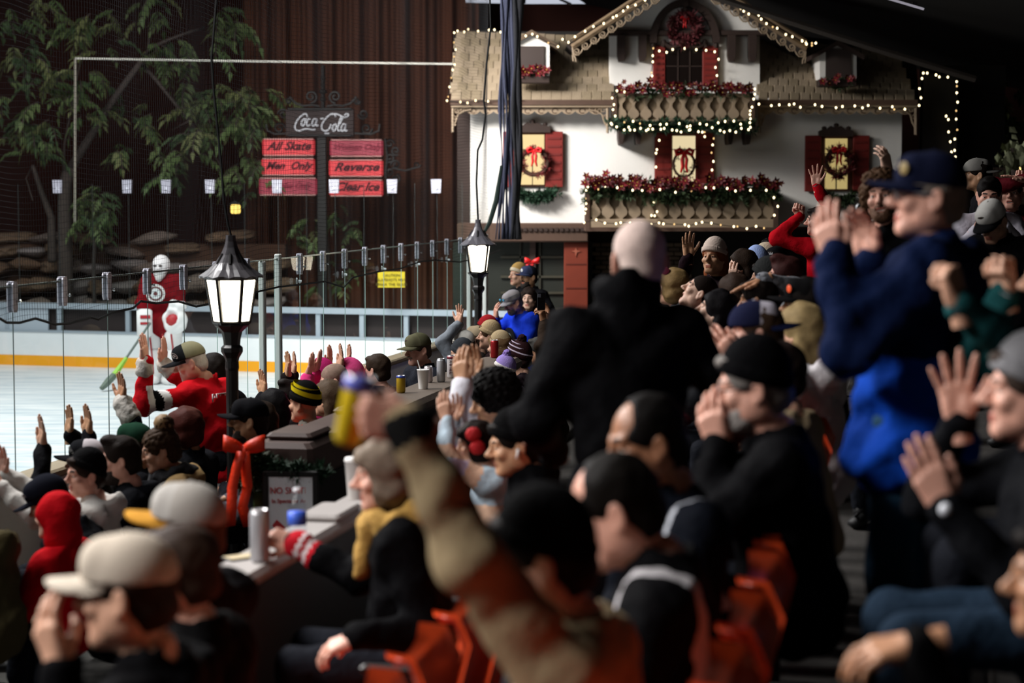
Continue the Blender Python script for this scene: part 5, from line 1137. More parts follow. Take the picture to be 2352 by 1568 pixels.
def person(label, hx, hy, Y, yaw=80, pitch=0, roll=0, k=1.0, pose='sit', skin='light', face='man', hair=('short', '#2b211b'), hat=None, top='#14141a', opts=None, legs='#1a1c22', R=None, L=None, tyaw=None, lean=.06, beard=None, glasses=None,
           wide=1.0, floor=None, extras=(), group=None, torso=None):
    opts = opts or {}; near = Y < 9.5
    hv = .0045 if Y < 16 else .006; jv = (.013 if Y > 7 else .012) if Y < 17 else .017
    H = at(hx, hy, Y); tyaw = yaw if tyaw is None else tyaw
    RH = Matrix.Rotation(math.radians(yaw), 3, 'Z') @ Matrix.Rotation(math.radians(pitch), 3, 'X') @ Matrix.Rotation(math.radians(roll), 3, 'Y')
    RT = Matrix.Rotation(math.radians(tyaw), 3, 'Z'); fwd = RT @ Vector((0, 1, 0)); rgt = RT @ Vector((1, 0, 0)); up = Vector((0, 0, 1))
    NB = H+RH @ Vector((0, -.045*k, -.15*k))+up*(-.035*k)-fwd*.01+Vector((opts.get('dx', 0), 0, 0))       # base of the neck
    SHC = NB+up*(-.03*k); sw = .175*k*wide
    fl = row_z(u_of(H)) if floor is None else floor
    if pose == 'sit':
        pz = fl+.50*max(k, .85); tl = SHC.z-pz; tl_c = min(max(tl, .33*k), .66*k)
    else:
        tl_c = .47*k
    PV = SHC-up*tl_c-fwd*(lean*tl_c*2)
    if pose != 'sit' and abs(PV.z-fl-.93*k) > .2: print('STAND', label[:40], 'leg', round(PV.z-fl, 2), 'u', round(u_of(H), 2), 'fl', fl)
    if pose == 'sit' and abs(tl-tl_c) > .08: print('SIT', label[:40], 'torso', round(tl, 2), '->', round(tl_c, 2), 'u', round(u_of(H), 2), 'fl', fl)
    if group is None and 'goalie' not in label: group = 'spectators in front of the half wall' if u_of(H) < 2.3 else ('spectators in the near rows' if Y < 9.6 else 'spectators in the far rows')
    th = thing('person', label, 'person', (PV.x, PV.y, fl), group)
    S = {'R': SHC+rgt*sw-up*.012, 'L': SHC-rgt*sw-up*.012}; HP = {'R': PV+rgt*.09*k, 'L': PV-rgt*.09*k}
    # legs
    LG = {}
    for sd, sg in (('R', 1), ('L', -1)):
        if pose == 'sit':
            kn = HP[sd]+fwd*.42*k+rgt*sg*.05*k; kn.z = HP[sd].z+.0; an = Vector((kn.x, kn.y, fl+.09))+fwd*.02
        else:
            an = Vector((HP[sd].x, HP[sd].y, fl+.09))+rgt*sg*.03*k+fwd*.0; kn = HP[sd].lerp(an, .5)+fwd*.03
        LG[sd] = (HP[sd], kn, an, an+fwd*.14*k-up*.05)
    # arms
    AR = {}
    for sd, spec in (('R', R), ('L', L)):
        sg = 1 if sd == 'R' else -1
        if spec is None:
            wr = PV+fwd*.30*k+up*.12*k+rgt*sg*.10*k if pose == 'sit' else PV+fwd*.12*k+rgt*sg*.27*k-up*.02
            f = (fwd*.9-up*.45-rgt*sg*.3).normalized() if pose == 'sit' else (fwd*.25-up).normalized(); pal = -up if pose == 'sit' else -rgt*sg; ps = 'relax'; hint = -up*.6+rgt*sg*.9-fwd*.5
        else:
            C = at(spec['p'][0], spec['p'][1], Y+spec.get('d', 0)); f = Vector(spec.get('f', (0, 0, 1))).normalized(); pal = Vector(spec.get('n', (-1, 0, 0))); ps = spec.get('h', 'flat'); wr = C-f*.07*k
            hint = Vector(spec['e']) if 'e' in spec else -up+rgt*sg*.6
        a, b = .30*k, .27*k; d = wr-S[sd]; D = d.length; mx = (a+b)*.99
        if D > mx:
            sc = min(D/mx, 1.16); a *= sc; b *= sc
            if D > (a+b)*.99:
                if spec is not None: print('REACH', label[:40], sd, round(D, 2), 'max', round(a+b, 2))
                wr = S[sd]+d*((a+b)*.99/D); d = wr-S[sd]; D = d.length
        x = (a*a-b*b+D*D)/(2*D); hh = math.sqrt(max(a*a-x*x, 0)); dn = d.normalized(); hn = (hint-dn*hint.dot(dn)); hn = hn.normalized() if hn.length > 1e-5 else dn.orthogonal()
        el = S[sd]+dn*x+hn*hh; AR[sd] = (S[sd], el, wr, f, pal, ps)
    # ---- body: head, neck, core, limbs and hands joined in one mesh
    Vs, Qs, Ms = [], [], []; off = 0
    def addg(V, Q, M3, o, mi=0, flip=False):
        nonlocal off
        Vw = V @ np.array(M3).T+npv(o); Q = Q[:, ::-1] if flip else Q; Vs.append(Vw); Qs.append(Q+off); Ms.append(np.full(len(Q), mi) if np.isscalar(mi) else mi); off += len(V)
    V, Q, mi = head(face, hv); addg(V*k, Q, RH, H, mi)
    for sd in 'RL':
        s_, el, wr, f, pal, ps = AR[sd]; n = (pal-f*pal.dot(f)); n = n.normalized() if n.length > 1e-4 else f.orthogonal(); xx = n.cross(f)
        V, Q = hand(ps, .0036 if Y < 16 else .005); V = V*k; M3 = Matrix((xx, n, f)).transposed()
        if sd == 'L': V = V*np.array((-1, 1, 1)); addg(V, Q, M3, wr, 0, True)
        else: addg(V, Q, M3, wr)
    pts = [npv(p) for p in (*AR['R'][:3], *AR['L'][:3], *sum(([*LG[s_][:4]] for s_ in 'RL'), []), NB, PV)]
    lo = np.min(pts, 0)-.16; hi = np.max(pts, 0)+.16
    c = SDF(lo, hi, .022); c.cap(NB+up*.06*k, SHC, .05*k, .055*k, .03).cap(S['R'], S['L'], .06*k, k=.04).cap(SHC-up*.1*k, PV, .10*k, .10*k, .06)
    for sd in 'RL':
        s_, el, wr = AR[sd][:3]; c.cap(s_, el, .045*k, .036*k, .03).cap(el, wr, .036*k, .027*k, .02); p = LG[sd]; c.cap(p[0], p[1], .065*k, .045*k, .03).cap(p[1], p[2], .042*k, .032*k, .02)
    V, Q = c.mesh(); addg(V, Q, np.eye(3), (0, 0, 0))
    hc = hair[1] if hair else '#8a7f78'
    sm = skin_mats(skin, opts.get('brow', hc)); link('body', np_mesh('body', np.concatenate(Vs), np.concatenate(Qs), sm, np.concatenate(Ms)), th)
    # ---- jacket
    pf = opts.get('puff', 1.0); tops = top if isinstance(top, (list, tuple)) else [top]
    TM = [mat(t, opts.get('rough', .8), bump=opts.get('bump', .45), bscale=opts.get('bs', 22), spec=opts.get('spec', .03), var=opts.get('var', .08)) for t in tops]
    hem = opts.get('hem', .12 if pose != 'sit' else .05)
    bw = PV-up*hem*k
    lo = np.min([npv(p) for p in (*AR['R'][:3], *AR['L'][:3], PV, bw, NB+up*.1)], 0)-.24; hi = np.max([npv(p) for p in (*AR['R'][:3], *AR['L'][:3], NB+up*.08)], 0)+.22
    j = SDF(lo, hi, jv); w = wide*k*(1+.35*(pf-1))
    mid = SHC.lerp(PV, .38)
    j.cap(S['R']-rgt*.02, S['L']+rgt*.02, .082*k*pf, k=.05).ell(mid+fwd*.015, (.185*w, .128*w, .22*k), .07, R=RT).ell(SHC.lerp(PV, .72)+fwd*.012, (.168*w, .13*w, .19*k), .07, R=RT).ell(PV.lerp(bw, .4), (.185*w, .155*w, .17*k), .06, R=RT)
    if hem > .2: j.ell(bw+up*.08, (.185*w, .16*w, .22*k), .06, R=RT)
    sl = opts.get('sleeve', 1.0)
    for sd in 'RL':
        s_, el, wr = AR[sd][:3]; e2 = el.lerp(wr, sl*.97)
        j.cap(s_, el, .074*k*pf, .060*k*pf, .05).cap(el, e2, .060*k*pf, .046*k*pf, .04)
    if opts.get('collar', 1): j.cap(SHC+up*.02, NB+up*(.045+opts.get('neckup', 0))*k, .085*k, .073*k*opts.get('collar', 1), .03)
    if opts.get('hood') == 'down': b0 = NB-fwd*.085*k; j.ell(b0+up*.005, (.12*k, .075*k, .085*k), .04, R=RT); j.ell(NB-fwd*.05*k+up*.065*k, (.075*k, .06*k, .05*k), .03, 'sub', R=RT)
    if opts.get('scarf'): pass
    q = opts.get('quilt')
    if q:
        X, Y_, Z = j.ax[0][:, None, None], j.ax[1][None, :, None], j.ax[2][None, None, :]; j.F -= .008*np.abs(np.sin(Z*math.pi/.075))+0*X
    j.noise(opts.get('fold', .006), 26, hx*.1); j.noise(.003, 47, hx*.3)
    if not opts.get('noneck'): j.cap(NB+up*.02, NB+up*.2*k, .058*k, .07*k, .01, 'sub')
    V, Q = j.mesh(); C = V[Q].mean(1); mi = np.zeros(len(Q), int)
    for (which, a, b, m_) in opts.get('bands', ()):
        if which in ('upper', 'fore'):
            for sd in opts.get('band_sides', 'RL'):
                p0, p1 = (AR[sd][0], AR[sd][1]) if which == 'upper' else (AR[sd][1], AR[sd][2]); d = npv(p1-p0); L2 = d@d; t = (C-npv(p0))@d/L2; dist = np.linalg.norm(C-npv(p0)-t[:, None]*d, axis=1)
                tor = np.abs((C-npv(SHC))@npv(rgt)); mi[(t > a) & (t < b) & (dist < .125*k*pf) & ~((tor < .14*k) & (which == 'upper') & (t > .3))] = m_
        if which == 'torso':
            t = (SHC.z+.09*k-C[:, 2])/(SHC.z+.09*k-PV.z+hem*k); near_t = np.linalg.norm((C-npv(SHC))[:, :2], axis=1) < .42*k; mi[(t > a) & (t < b) & near_t] = m_
        if which == 'shoulder': mi[(np.abs((C-npv(SHC))@npv(rgt)) > a*k) & (np.abs((C-npv(SHC))@npv(rgt)) < b*k) & (C[:, 2] > SHC.z-.22*k)] = m_
    link(opts.get('garment', 'jacket'), np_mesh('jacket', V, Q, TM, mi), th)
    # ---- trousers and shoes
    lo = np.min([npv(p) for s_ in 'RL' for p in LG[s_]], 0)-.15; hi = np.max([npv(p) for s_ in 'RL' for p in LG[s_]], 0)+.2
    t = SDF(lo, hi, .02); t.cap(HP['R']+up*.0, HP['L']+up*.0, .10*k, k=.05)
    for sd in 'RL': p = LG[sd]; t.cap(p[0], p[1], .092*k, .068*k, .05).cap(p[1], p[2]+up*.02, .066*k, .058*k, .03)
    t.noise(.004, 30); V, Q = t.mesh(); link('trousers', np_mesh('trousers', V, Q, [mat(legs, .85, bump=.3, bscale=40, spec=.04)]), th)
    for sd in 'RL':
        p = LG[sd]; m = MB(); a = Vector((p[2].x, p[2].y, fl+.0)); ang = math.radians(tyaw)
        for c_, sz in ((a+fwd*.06*k+up*.035, (.085*k, .26*k, .07)), (a+up*.075, (.08*k, .1*k, .09))): m.bbox(c_, sz, .025, ang)
        m.build('shoe', mat('#121213', .6), th, True)
    # ---- hair, hats
    MH = Matrix.Translation(H) @ RH.to_4x4() @ Matrix.Scale(k, 4)
    if hair: place('hair', shared(('hair', hair[0]), lambda: hair_geo(hair[0]), 'hair'), MH, [mat(hair[1], .6 if hair[0] != 'buzz' else .85, bump=.18, bscale=110, var=.3, vscale=40, spec=.07)], th)
    if beard: place('beard', shared(('beard', beard[0]), lambda: beard_geo(beard[0]), 'beard'), MH, [mat(beard[1], .75, bump=.4, bscale=90)], th)
    if hat:
        kd = hat[0]; cm = lambda c_: mat(c_, .88, bump=.15, bscale=160, spec=.03, var=.06)
        if kd in ('beanie', 'tall'):
            o = place('beanie', shared(('hat', kd), lambda: beanie_geo(kd), 'beanie', 2), MH @ Matrix.Rotation(math.radians(hat[3] if len(hat) > 3 else 0), 4, 'X'), [cm(hat[1]), cm(hat[2] if len(hat) > 2 and hat[2] else hat[1])], th)
            if len(hat) > 4 and hat[4]:
                s_ = tpl('pom', lambda: np_mesh('pompom', *SDF((-.06, -.06, -.06), (.06, .06, .06), .006).ell((0, 0, 0), (.04, .04, .04)).noise(.004, 160).mesh(), [None])); place('pompom', s_, MH @ Matrix.Translation((0, -.03, .165)), [cm(hat[4])], o)
            if len(hat) > 5:
                for z_, c_, wd in hat[5]:
                    m = MB(); n = 28; tt = math.sqrt(max(0, 1-((z_-.045)/.118)**2)); V_ = []
                    for zz in (-wd, wd):
                        for i in range(n): a = 2*math.pi*i/n; V_.append((.0925*tt*math.cos(a)*1.015, -.014+.1115*tt*math.sin(a)*1.015, z_+zz+.42*.8*.1115*tt*math.sin(a)))
                    m.add(V_, [(i, (i+1) % n, n+(i+1) % n, n+i) for i in range(n)]); place('knit_stripe', m.mesh('knit_stripe', [None], True), MH, [cm(c_)], o)
        elif kd == 'cap':
            back = hat[3] if len(hat) > 3 else 0; MC = MH @ Matrix.Rotation(math.radians(180 if back else 0), 4, 'Z') @ Matrix.Rotation(math.radians(hat[5] if len(hat) > 5 else 0), 4, 'X')
            o = place('cap', shared(('hat', 'cap'), cap_geo, 'cap', 2), MC, [cm(hat[1]), cm(hat[2] or hat[1])], th)
            place('brim', tpl('brim', lambda: brim_mb().mesh('brim', [None], True)), MC, [cm(hat[4] if len(hat) > 4 and hat[4] else hat[1])], o)
            place('cap_button', tpl('cbtn', lambda: MB().ball((0, -.012, .137), (.008, .008, .004), 8).mesh('cap_button', [None])), MC, [cm(hat[1])], o)
            if len(hat) > 6 and hat[6]:
                lg = hat[6]; m = MB(); c_ = Vector((0, .102, .082)); Rl = Matrix.Rotation(-.42, 3, 'X')
                if lg[0] == 'ring':
                    for r1, r2, z_ in ((.024, .020, 0), (.011, .0, 0)):
                        n = 20; V_ = [c_+Rl@Vector((r*math.cos(2*math.pi*i/n), .004, r*math.sin(2*math.pi*i/n))) for r in (r1, r2) for i in range(n)]; m.add(V_, [(i, (i+1) % n, n+(i+1) % n, n+i) for i in range(n)])
                elif lg[0] == 'ringp':
                    n = 20
                    for r1, r2, sp in ((.027, .020, 1), (.010, .004, 1)): V_ = [c_+Rl@Vector((r*math.cos(2*math.pi*i/n), .004, r*math.sin(2*math.pi*i/n))) for r in (r1, r2) for i in range(n)]; m.add(V_, [(i, (i+1) % n, n+(i+1) % n, n+i) for i in range(n)])
                    m.add([c_+Rl@Vector(p) for p in ((.026, .004, .004), (.019, .004, .004), (.023, .004, -.032), (.030, .004, -.032))], [(0, 1, 2, 3)])
                elif lg[0] == 'dot': m.ball(c_+Rl@Vector((0, .002, 0)), (.02, .004, .02), 12)
                elif lg[0] == 'mark': m.add([c_+Rl@Vector(p) for p in ((-.02, .005, .012), (-.006, .005, .004), (0, .005, .014), (.006, .005, .004), (.02, .005, .012), (.014, .005, -.014), (-.014, .005, -.014))], [(0, 1, 2, 3, 4, 5, 6)])
                place('cap_badge', m.mesh('cap_badge', [None]), MC @ Matrix.Translation((0, -.012, 0)) @ Matrix.Rotation(math.radians(lg[2] if len(lg) > 2 else 0), 4, 'Z') @ Matrix.Diagonal((1, 1 if len(lg) < 3 else .97, 1, 1)) @ Matrix.Translation((0, .012, 0)), [mat(lg[1], .6)], o)
        elif kd == 'hood': place('hood', shared(('hat', 'hood'), hood_geo, 'hood'), MH, [TM[0] if hat[1] is None else cm(hat[1])], th)
    if glasses:
        m = MB(); g = mat(glasses[0], .3, metal=.3); z0 = glasses[1] if len(glasses) > 1 else .004; y0 = .098 if z0 < .05 else .118
        for x in (-1, 1):
            m.tube([Vector((x*.033+.021*math.cos(a), y0, z0+.016*math.sin(a))) for a in [2*math.pi*i/14 for i in range(15)]], .0025, 5); m.tube([(x*.054, y0, z0+.004), (x*.08, .02, z0+.006), (x*.083, -.03, z0)], .0025, 5)
        m.tube([(-.012, y0, z0+.004), (.012, y0, z0+.004)], .0025, 5); o = place('glasses', m.mesh('glasses', [None]), MH, [g], th)
        if len(glasses) > 2:
            for x in (-1, 1): place('lens', MB().ball((x*.033, y0+.001, z0), (.021, .004, .016), 10).mesh('lens', [None], True), MH, [mat(glasses[2], .08, metal=.6, spec=.8)], o)
    for ex in extras: ex(dict(H=H, RH=RH, MH=MH, S=S, AR=AR, SHC=SHC, PV=PV, fwd=fwd, rgt=rgt, up=up, th=th, k=k, NB=NB, TM=TM, fl=fl))
    PEOPLE.append(th); return th
# ---- extras worn or carried as parts
def wristband(sd, col, r=.036, w=.012, rough=.5, at_=.0, face=None, name='wristband'):
    def f(e):
        s_, el, wr, fd, pal, ps = e['AR'][sd]; d = (wr-el).normalized(); p = wr-d*at_; m = MB(); a = d.orthogonal().normalized(); b = d.cross(a); n = 14
        V_ = [p+d*(q*w)+(a*math.cos(2*math.pi*i/n)+b*math.sin(2*math.pi*i/n))*r*e['k'] for q in (-1, 1) for i in range(n)]; m.add(V_, [(i, (i+1) % n, n+(i+1) % n, n+i) for i in range(n)])
        o = m.build(name, mat(col, rough), e['th'], True); so = o.modifiers.new('solid', 'SOLIDIFY'); so.thickness = .004
        if face: mm = MB(); nn = -(pal-fd*pal.dot(fd)).normalized(); mm.ball(p+nn*r*1.02, .018, 10); mm.build('watch_face', mat(face, .25, spec=.8), o, True)
    return f
def cuff(sd, col, r=.058, l=.05):
    def f(e):
        s_, el, wr = e['AR'][sd][:3]; d = (wr-el).normalized(); s = SDF(npv(wr)-.14, npv(wr)+.14, .01); s.cap(wr-d*(l+.01), wr-d*.012, r, r*.95, .02).noise(.004, 70); V, Q = s.mesh(); link('cuff', np_mesh('cuff', V, Q, [mat(col, .9, bump=.4, bscale=50)]), e['th'])
    return f
def earbud(sd=-1):
    def f(e): m = MB(); m.ball((sd*.09, .0, -.012), (.008, .009, .009), 8); m.tube([(sd*.092, .002, -.014), (sd*.09, .012, -.042)], .0045, 6); place('earbud', m.mesh('earbud', [None], True), e['MH'], [mat('#f2f2f2', .3)], e['th'])
    return f
def scarf(col, r=.1):
    def f(e):
        c = e['NB']; s = SDF(npv(c)-.25, npv(c)+.2, .012); k = e['k']
        for i in range(10):
            a, b = 2*math.pi*i/10, 2*math.pi*(i+1)/10; P = lambda t: c+e['rgt']*math.cos(t)*r*k+e['fwd']*(math.sin(t)*r*k+.01)+e['up']*(.035+.02*math.sin(t*2))*k; s.cap(P(a), P(b), .045*k, .045*k, .02)
        s.cap(c+e['fwd']*.12*k, c+e['fwd']*.15*k-e['up']*.16*k, .05, .035, .03); s.noise(.007, 45); V, Q = s.mesh(); link('scarf', np_mesh('scarf', V, Q, [mat(col, .9, bump=.5, bscale=40, var=.2, vscale=15)]), e['th'])
    return f
def back_text(lines, col):
    def f(e):
        R = Matrix((e['rgt'], e['up'], -e['fwd'])).transposed()
        for txt, size, dz, out in lines:
            me = text_mesh(txt, size, .004); me.materials.clear(); me.materials.append(mat(col, .6)); o = e['SHC']-e['fwd']*out*e['k']+e['up']*dz; me.transform(Matrix.Translation(o) @ R.to_4x4()); me.name = 'lettering'; link('lettering', me, e['th'])
    return f
def front_patch(col, dz, w, h, out=.14, name='chest_emblem', side=0):
    def f(e):
        m = MB(); c = e['SHC']+e['fwd']*out*e['k']+e['up']*dz+e['rgt']*side; n = 20; V_ = [c+e['rgt']*w*math.cos(2*math.pi*i/n)+e['up']*h*math.sin(2*math.pi*i/n) for i in range(n)]; V_ += [p+e['fwd']*.012 for p in V_]; m.add(V_, [tuple(range(n)), tuple(range(2*n-1, n-1, -1))]+[(i, i+n, (i+1) % n+n, (i+1) % n) for i in range(n)]); m.build(name, mat(col, .6), e['th'])
    return f
def ball_part(name, lp, r, col, rough=.6):
    def f(e): place(name, MB().ball(lp, r, 10).mesh(name, [None], True), e['MH'], [mat(col, rough)], e['th'])
    return f
# ================================================================== the crowd
BK = '#121215'
def arm(x, y, d=0, f=(0, 0, 1), n=(-1, .2, 0), h='flat', **k): return dict(p=(x, y), d=d, f=f, n=n, h=h, **k)
# ---- front section between the rink glass and the half wall
person('person in olive field jacket seen from behind at the lower left edge', -70, 1160, 9.0, yaw=72, hair=('short', '#231a15'), top='#4d4630', opts=dict(hood='down', rough=.9), wide=1.05)
person('child in bright red hooded coat with the hood up at lower left', 126, 1188, 9.3, yaw=68, k=.86, face='boy', hair=None, hat=('hood', None), top='#b00d17', opts=dict(garment='coat', bump=.6, bs=14), skin='pale', lean=.02)
person('person in navy cap and black puffer jacket bending behind the red hood', 112, 1150, 9.9, yaw=84, pitch=-28, hair=('short', '#1c1614'), hat=('cap', '#14161f', None, 0, None, 0, ('mark', '#aeb4bb', 40)), top='#17191d', opts=dict(quilt=1, puff=1.1, rough=.5), lean=.24)
person('boy in black beanie and white hoodie looking over his shoulder', 196, 1090, 10.2, yaw=122, pitch=-3, k=.93, face='boy', skin='pink', hair=('short', '#2a1f19'), hat=('beanie', '#121213', None, 8), top='#c9c5bf', opts=dict(garment='hoodie', hood='down', rough=.9), tyaw=92,
       L=arm(-12, 1092, -.1, (-.5, 0, 1)), R=arm(6, 1066, .25, (-.15, 0, 1), (-.6, -.8, 0), 'open'), extras=[wristband('R', '#d9d5cf', .034, .012, at_=.01, face='#2a2624', name='watch')])
person('man in black and white trucker cap with a round badge behind the boy', 200, 1062, 11.2, yaw=92, hair=('short', '#2b2019'), hat=('cap', '#17181b', '#b9b1b4', 0, '#15161a', 0, ('ring', '#c9c8c6', 38)), top='#151518', tyaw=88, L=arm(98, 998, 0, (-.02, 0, 1), (-.9, -.5, 0)))
person('bearded man with dark hair in black hoodie facing the ice', 276, 1056, 10.7, yaw=98, pitch=-4, skin='pink', hair=('quiff', '#1f1713'), beard=('beard', '#241a15'), top='#121317', opts=dict(garment='hoodie', hood='down'))
person('man in dark green cap with both hands raised behind the bearded man', 308, 1022, 11.8, yaw=88, hair=('short', '#2a1e17'), hat=('cap', '#1c3a2b', None), skin='olive', top='#131418', L=arm(203, 972, -.1, (.0, 0, 1), (-.8, -.6, 0)), R=arm(160, 972, .2, (.03, 0, 1), (-.8, -.6, 0)))
person('woman with frizzy blonde bun in tan coat looking down at the ice', 368, 1034, 11.1, yaw=104, pitch=-14, face='woman', hair=('bun', '#3d2d20'), top='#8c734e', opts=dict(garment='coat', hood='down'), extras=[scarf('#131216', .095), ball_part('hair_bun', (0, -.055, .14), .058, '#8a6d48')])
person('auburn haired woman raising one hand from a furry grey cuff', 424, 985, 12.1, yaw=72, face='woman', hair=('bob', '#46201a'), skin='tan', top='#141519', L=arm(281, 897, -.05, (.02, 0, 1), (-.8, -.6, 0), 'open'), extras=[cuff('L', '#b9b4ac', .066, .10)], opts=dict(garment='coat'))
person('man in red hockey jersey cheering with both hands raised beside the street lantern', 437, 832, 13.0, yaw=98, pitch=-20, pose='stand', skin='pink', hair=('fringe', '#b9b4ae'), hat=('cap', '#17191c', '#6f6d58', 0, '#1a1b1e', 0, ('ringp', '#d8d6d0', 38)), top=['#b3121c', '#e9e9ea', '#121214'], legs='#15161a',
       opts=dict(garment='hockey_jersey', bands=[('upper', .45, .62, 1), ('upper', .62, .80, 2), ('upper', .80, .97, 1), ('torso', .86, .9, 1), ('torso', .9, .95, 2), ('torso', .95, .98, 1)], hem=.2, fold=.009), tyaw=56, lean=.2, wide=1.1,
       L=arm(331, 806, -.3, (-.05, 0, 1), (-1, .3, 0), e=(.1, 0, -1)), R=arm(377, 812, .3, (.1, 0, 1), (-1, .2, 0)),
       extras=[cuff('L', '#b4aca4'), cuff('R', '#b4aca4'), back_text([('PITTER', .075, -.03, .155), ('8', .26, -.22, .165)], '#b9b0b0')])
person('dark haired person in black just beyond the red jersey man', 488, 852, 13.7, yaw=55, hair=('short', '#1a1614'), top='#17171b')
person('man with goatee in black cap and grey hoodie right of the lantern post', 572, 966, 11.6, yaw=94, skin='olive', hair=('short', '#241a15'), beard=('goatee', '#2a1d16'), hat=('cap', '#17171a', None, 0, None, 0, ('mark', '#3a3a3e')), top=['#4b4d54', '#141417'], opts=dict(garment='hoodie', hood='down', bands=[('torso', 0, .13, 1)]))
person('woman with long brown hair seated behind the man with the goatee', 596, 968, 12.7, yaw=62, face='woman', hair=('long', '#3a2e27'), top='#1b1b20')
person('woman with long straight black hair raising one thin hand', 624, 936, 13.9, yaw=74, face='woman', skin='olive', hair=('long', '#0f0e10'), top='#141418', L=arm(605, 884, .1, (-.06, 0, 1), (-.8, -.6, 0)))
person('man in glasses with dark hair and one black sleeve raised', 668, 914, 14.3, yaw=118, skin='olive', hair=('quiff', '#191412'), glasses=('#1a1a1c',), top='#1a1516', R=arm(662, 842, .15, (.02, 0, 1), (-.9, -.4, 0), 'open'), tyaw=85)
person('person in black beanie with yellow bands and grey and orange coat', 700, 928, 12.9, yaw=60, hair=None, hat=('beanie', '#131313', None, -8, None, [(.118, '#e3cf1e', .012), (.088, '#e3cf1e', .016)]), top=['#7b7770', '#d9431b'], opts=dict(garment='coat', collar=1.15, bands=[('torso', .0, .16, 1)]))
person('woman with long light brown hair seated beyond the yellow banded beanie', 752, 916, 13.5, yaw=68, face='woman', hair=('long', '#4d3f32'), top='#231d1c')
person('man with shaved head in hot pink hoodie with hands raised', 767, 876, 14.1, yaw=96, pitch=-14, skin='pink', hair=('buzz', '#8a7468'), top='#d43b7c', opts=dict(garment='hoodie', hood='down', rough=.9), L=arm(712, 846, .0, (.25, 0, 1), (-.9, .2, 0)), R=arm(730, 838, .25, (.35, 0, 1), (-.9, .2, 0)), extras=[cuff('L', '#c83a74', .052, .04)])
person('person in dark pink beanie with a dark sleeve raised behind the shaved head', 737, 868, 15.2, yaw=86, pitch=-10, hair=None, hat=('beanie', '#b02a68', None), top='#241418', L=arm(676, 842, .0, (.1, 0, 1), (-.9, -.3, 0)), R=arm(757, 826, .2, (.12, 0, 1), (-.9, .3, 0), e=(.4, 0, -1)))
person('person in bright pink knit hat with two black sleeves raised high', 806, 876, 15.2, yaw=80, k=1.06, hair=None, hat=('tall', '#dd4f88', None, -14), top='#141316', L=arm(784, 826, -.05, (.05, 0, 1), (-.9, -.3, 0)), R=arm(801, 826, .2, (.12, 0, 1), (-.9, -.3, 0)))
person('person with short brown hair seen from behind near the rink ledge', 866, 850, 15.2, yaw=58, hair=('short', '#33281f'), skin='pink', top='#1c1b1f')
person('smiling man in camouflage cap and dark jacket behind the cups', 960, 803, 15.9, yaw=124, pitch=-8, skin='pink', face='smile', hair=('short', '#4b4038'), beard=('stache', '#8a7c70'), hat=('cap', '#615f49', '#55543f'), top='#24262d', opts=dict(var=.2), wide=1.1)
person('person in charcoal knit cap and pale blue jacket left of the far lantern', 1060, 816, 17.3, yaw=58, hair=None, hat=('beanie', '#35383c', None), top='#8f9aa9')
person('person in white cap with one hand raised beyond the charcoal knit cap', 1064, 790, 18.6, yaw=66, hair=('short', '#3a2d24'), hat=('cap', '#d9d5cc', None), top='#7b8188', L=arm(1056, 726, 0, (.08, 0, 1), (-.8, -.6, 0), 'wide'))
person('person in tan cap mostly hidden behind the far lantern post', 1094, 778, 20.2, yaw=70, hair=('short', '#3a2d24'), hat=('cap', '#8f8069', None), top='#2a2624')
person('person in beige knit hat right of the far lantern post', 1124, 772, 18.7, yaw=84, hair=('short', '#4a3526'), hat=('beanie', '#a8926f', None), top='#2b1d1f', skin='light')
person('person in sandy knit hat just beyond the red can', 1147, 798, 17.6, yaw=56, hair=('bob', '#6b5238'), hat=('beanie', '#a39070', None), top='#241f1f')
person('person in dark brown striped bobble hat behind the lavender hat', 1192, 822, 16.9, yaw=62, hair=('short', '#2b1c1a'), hat=('beanie', '#2f1b1d', None, 0, '#2a191b', [(.062, '#d9c9dc', .006), (.1, '#d9c9dc', .006), (.13, '#d9c9dc', .005)]), top='#241c20')
person('child in lavender bobble hat with white cuff beside clapping hands', 1158, 850, 15.0, yaw=70, k=.78, pose='stand', face='boy', hair=('short', '#3a2a20'), hat=('beanie', '#9a86c9', '#e8e2dc', 0, '#8f78bd'), top='#5c5264')
person('man in grey cap with blue mirrored sunglasses and bright blue jacket', 1178, 694, 21.6, yaw=122, pitch=-24, skin='pink', hair=('short', '#8a8076'), hat=('cap', '#8e8c94', None), glasses=('#2a3f55', .082, '#49b6e6'), beard=('goatee', '#6d625a'), top='#1f3fd0', wide=1.15,
       R=arm(1139, 716, -.2, (.05, 0, 1), (.8, .4, 0), 'cup'), extras=[front_patch('#121317', -.2, .12, .11, .155, 'chest_panel'), front_patch('#d6e2e6', -.2, .06, .05, .17)])
person('pale faced woman with dark hair behind the bright blue jacket', 1214, 686, 22.6, yaw=168, face='woman', skin='pale', hair=('long', '#2a211d'), top='#191a1d')
person('person in mustard knit hat standing by the dark shop front', 1190, 632, 23.7, yaw=118, hair=None, hat=('beanie', '#ab8a52', '#c9bba2'), top='#17181a', pose='stand')
person('bearded man in navy cap with white badge under the red velvet bow', 1214, 636, 23.2, yaw=130, skin='olive', hair=('short', '#1d1816'), beard=('beard', '#231b17'), hat=('cap', '#39415f', '#20232c', 0, None, 0, ('dot', '#dcdcdc')), top='#141417', pose='stand')
person('grey haired person in dark glasses holding up a phone with both hands', 1238, 806, 17.3, yaw=84, hair=('short', '#3b3936'), skin='tan', glasses=('#141414', .004, '#141416'), top='#2c221b', L=arm(1246, 722, -.1, (-.25, 0, 1), (-.8, .5, 0), 'grip'), R=arm(1256, 716, .1, (-.1, 0, 1), (-.6, -.4, 0), 'relax'))
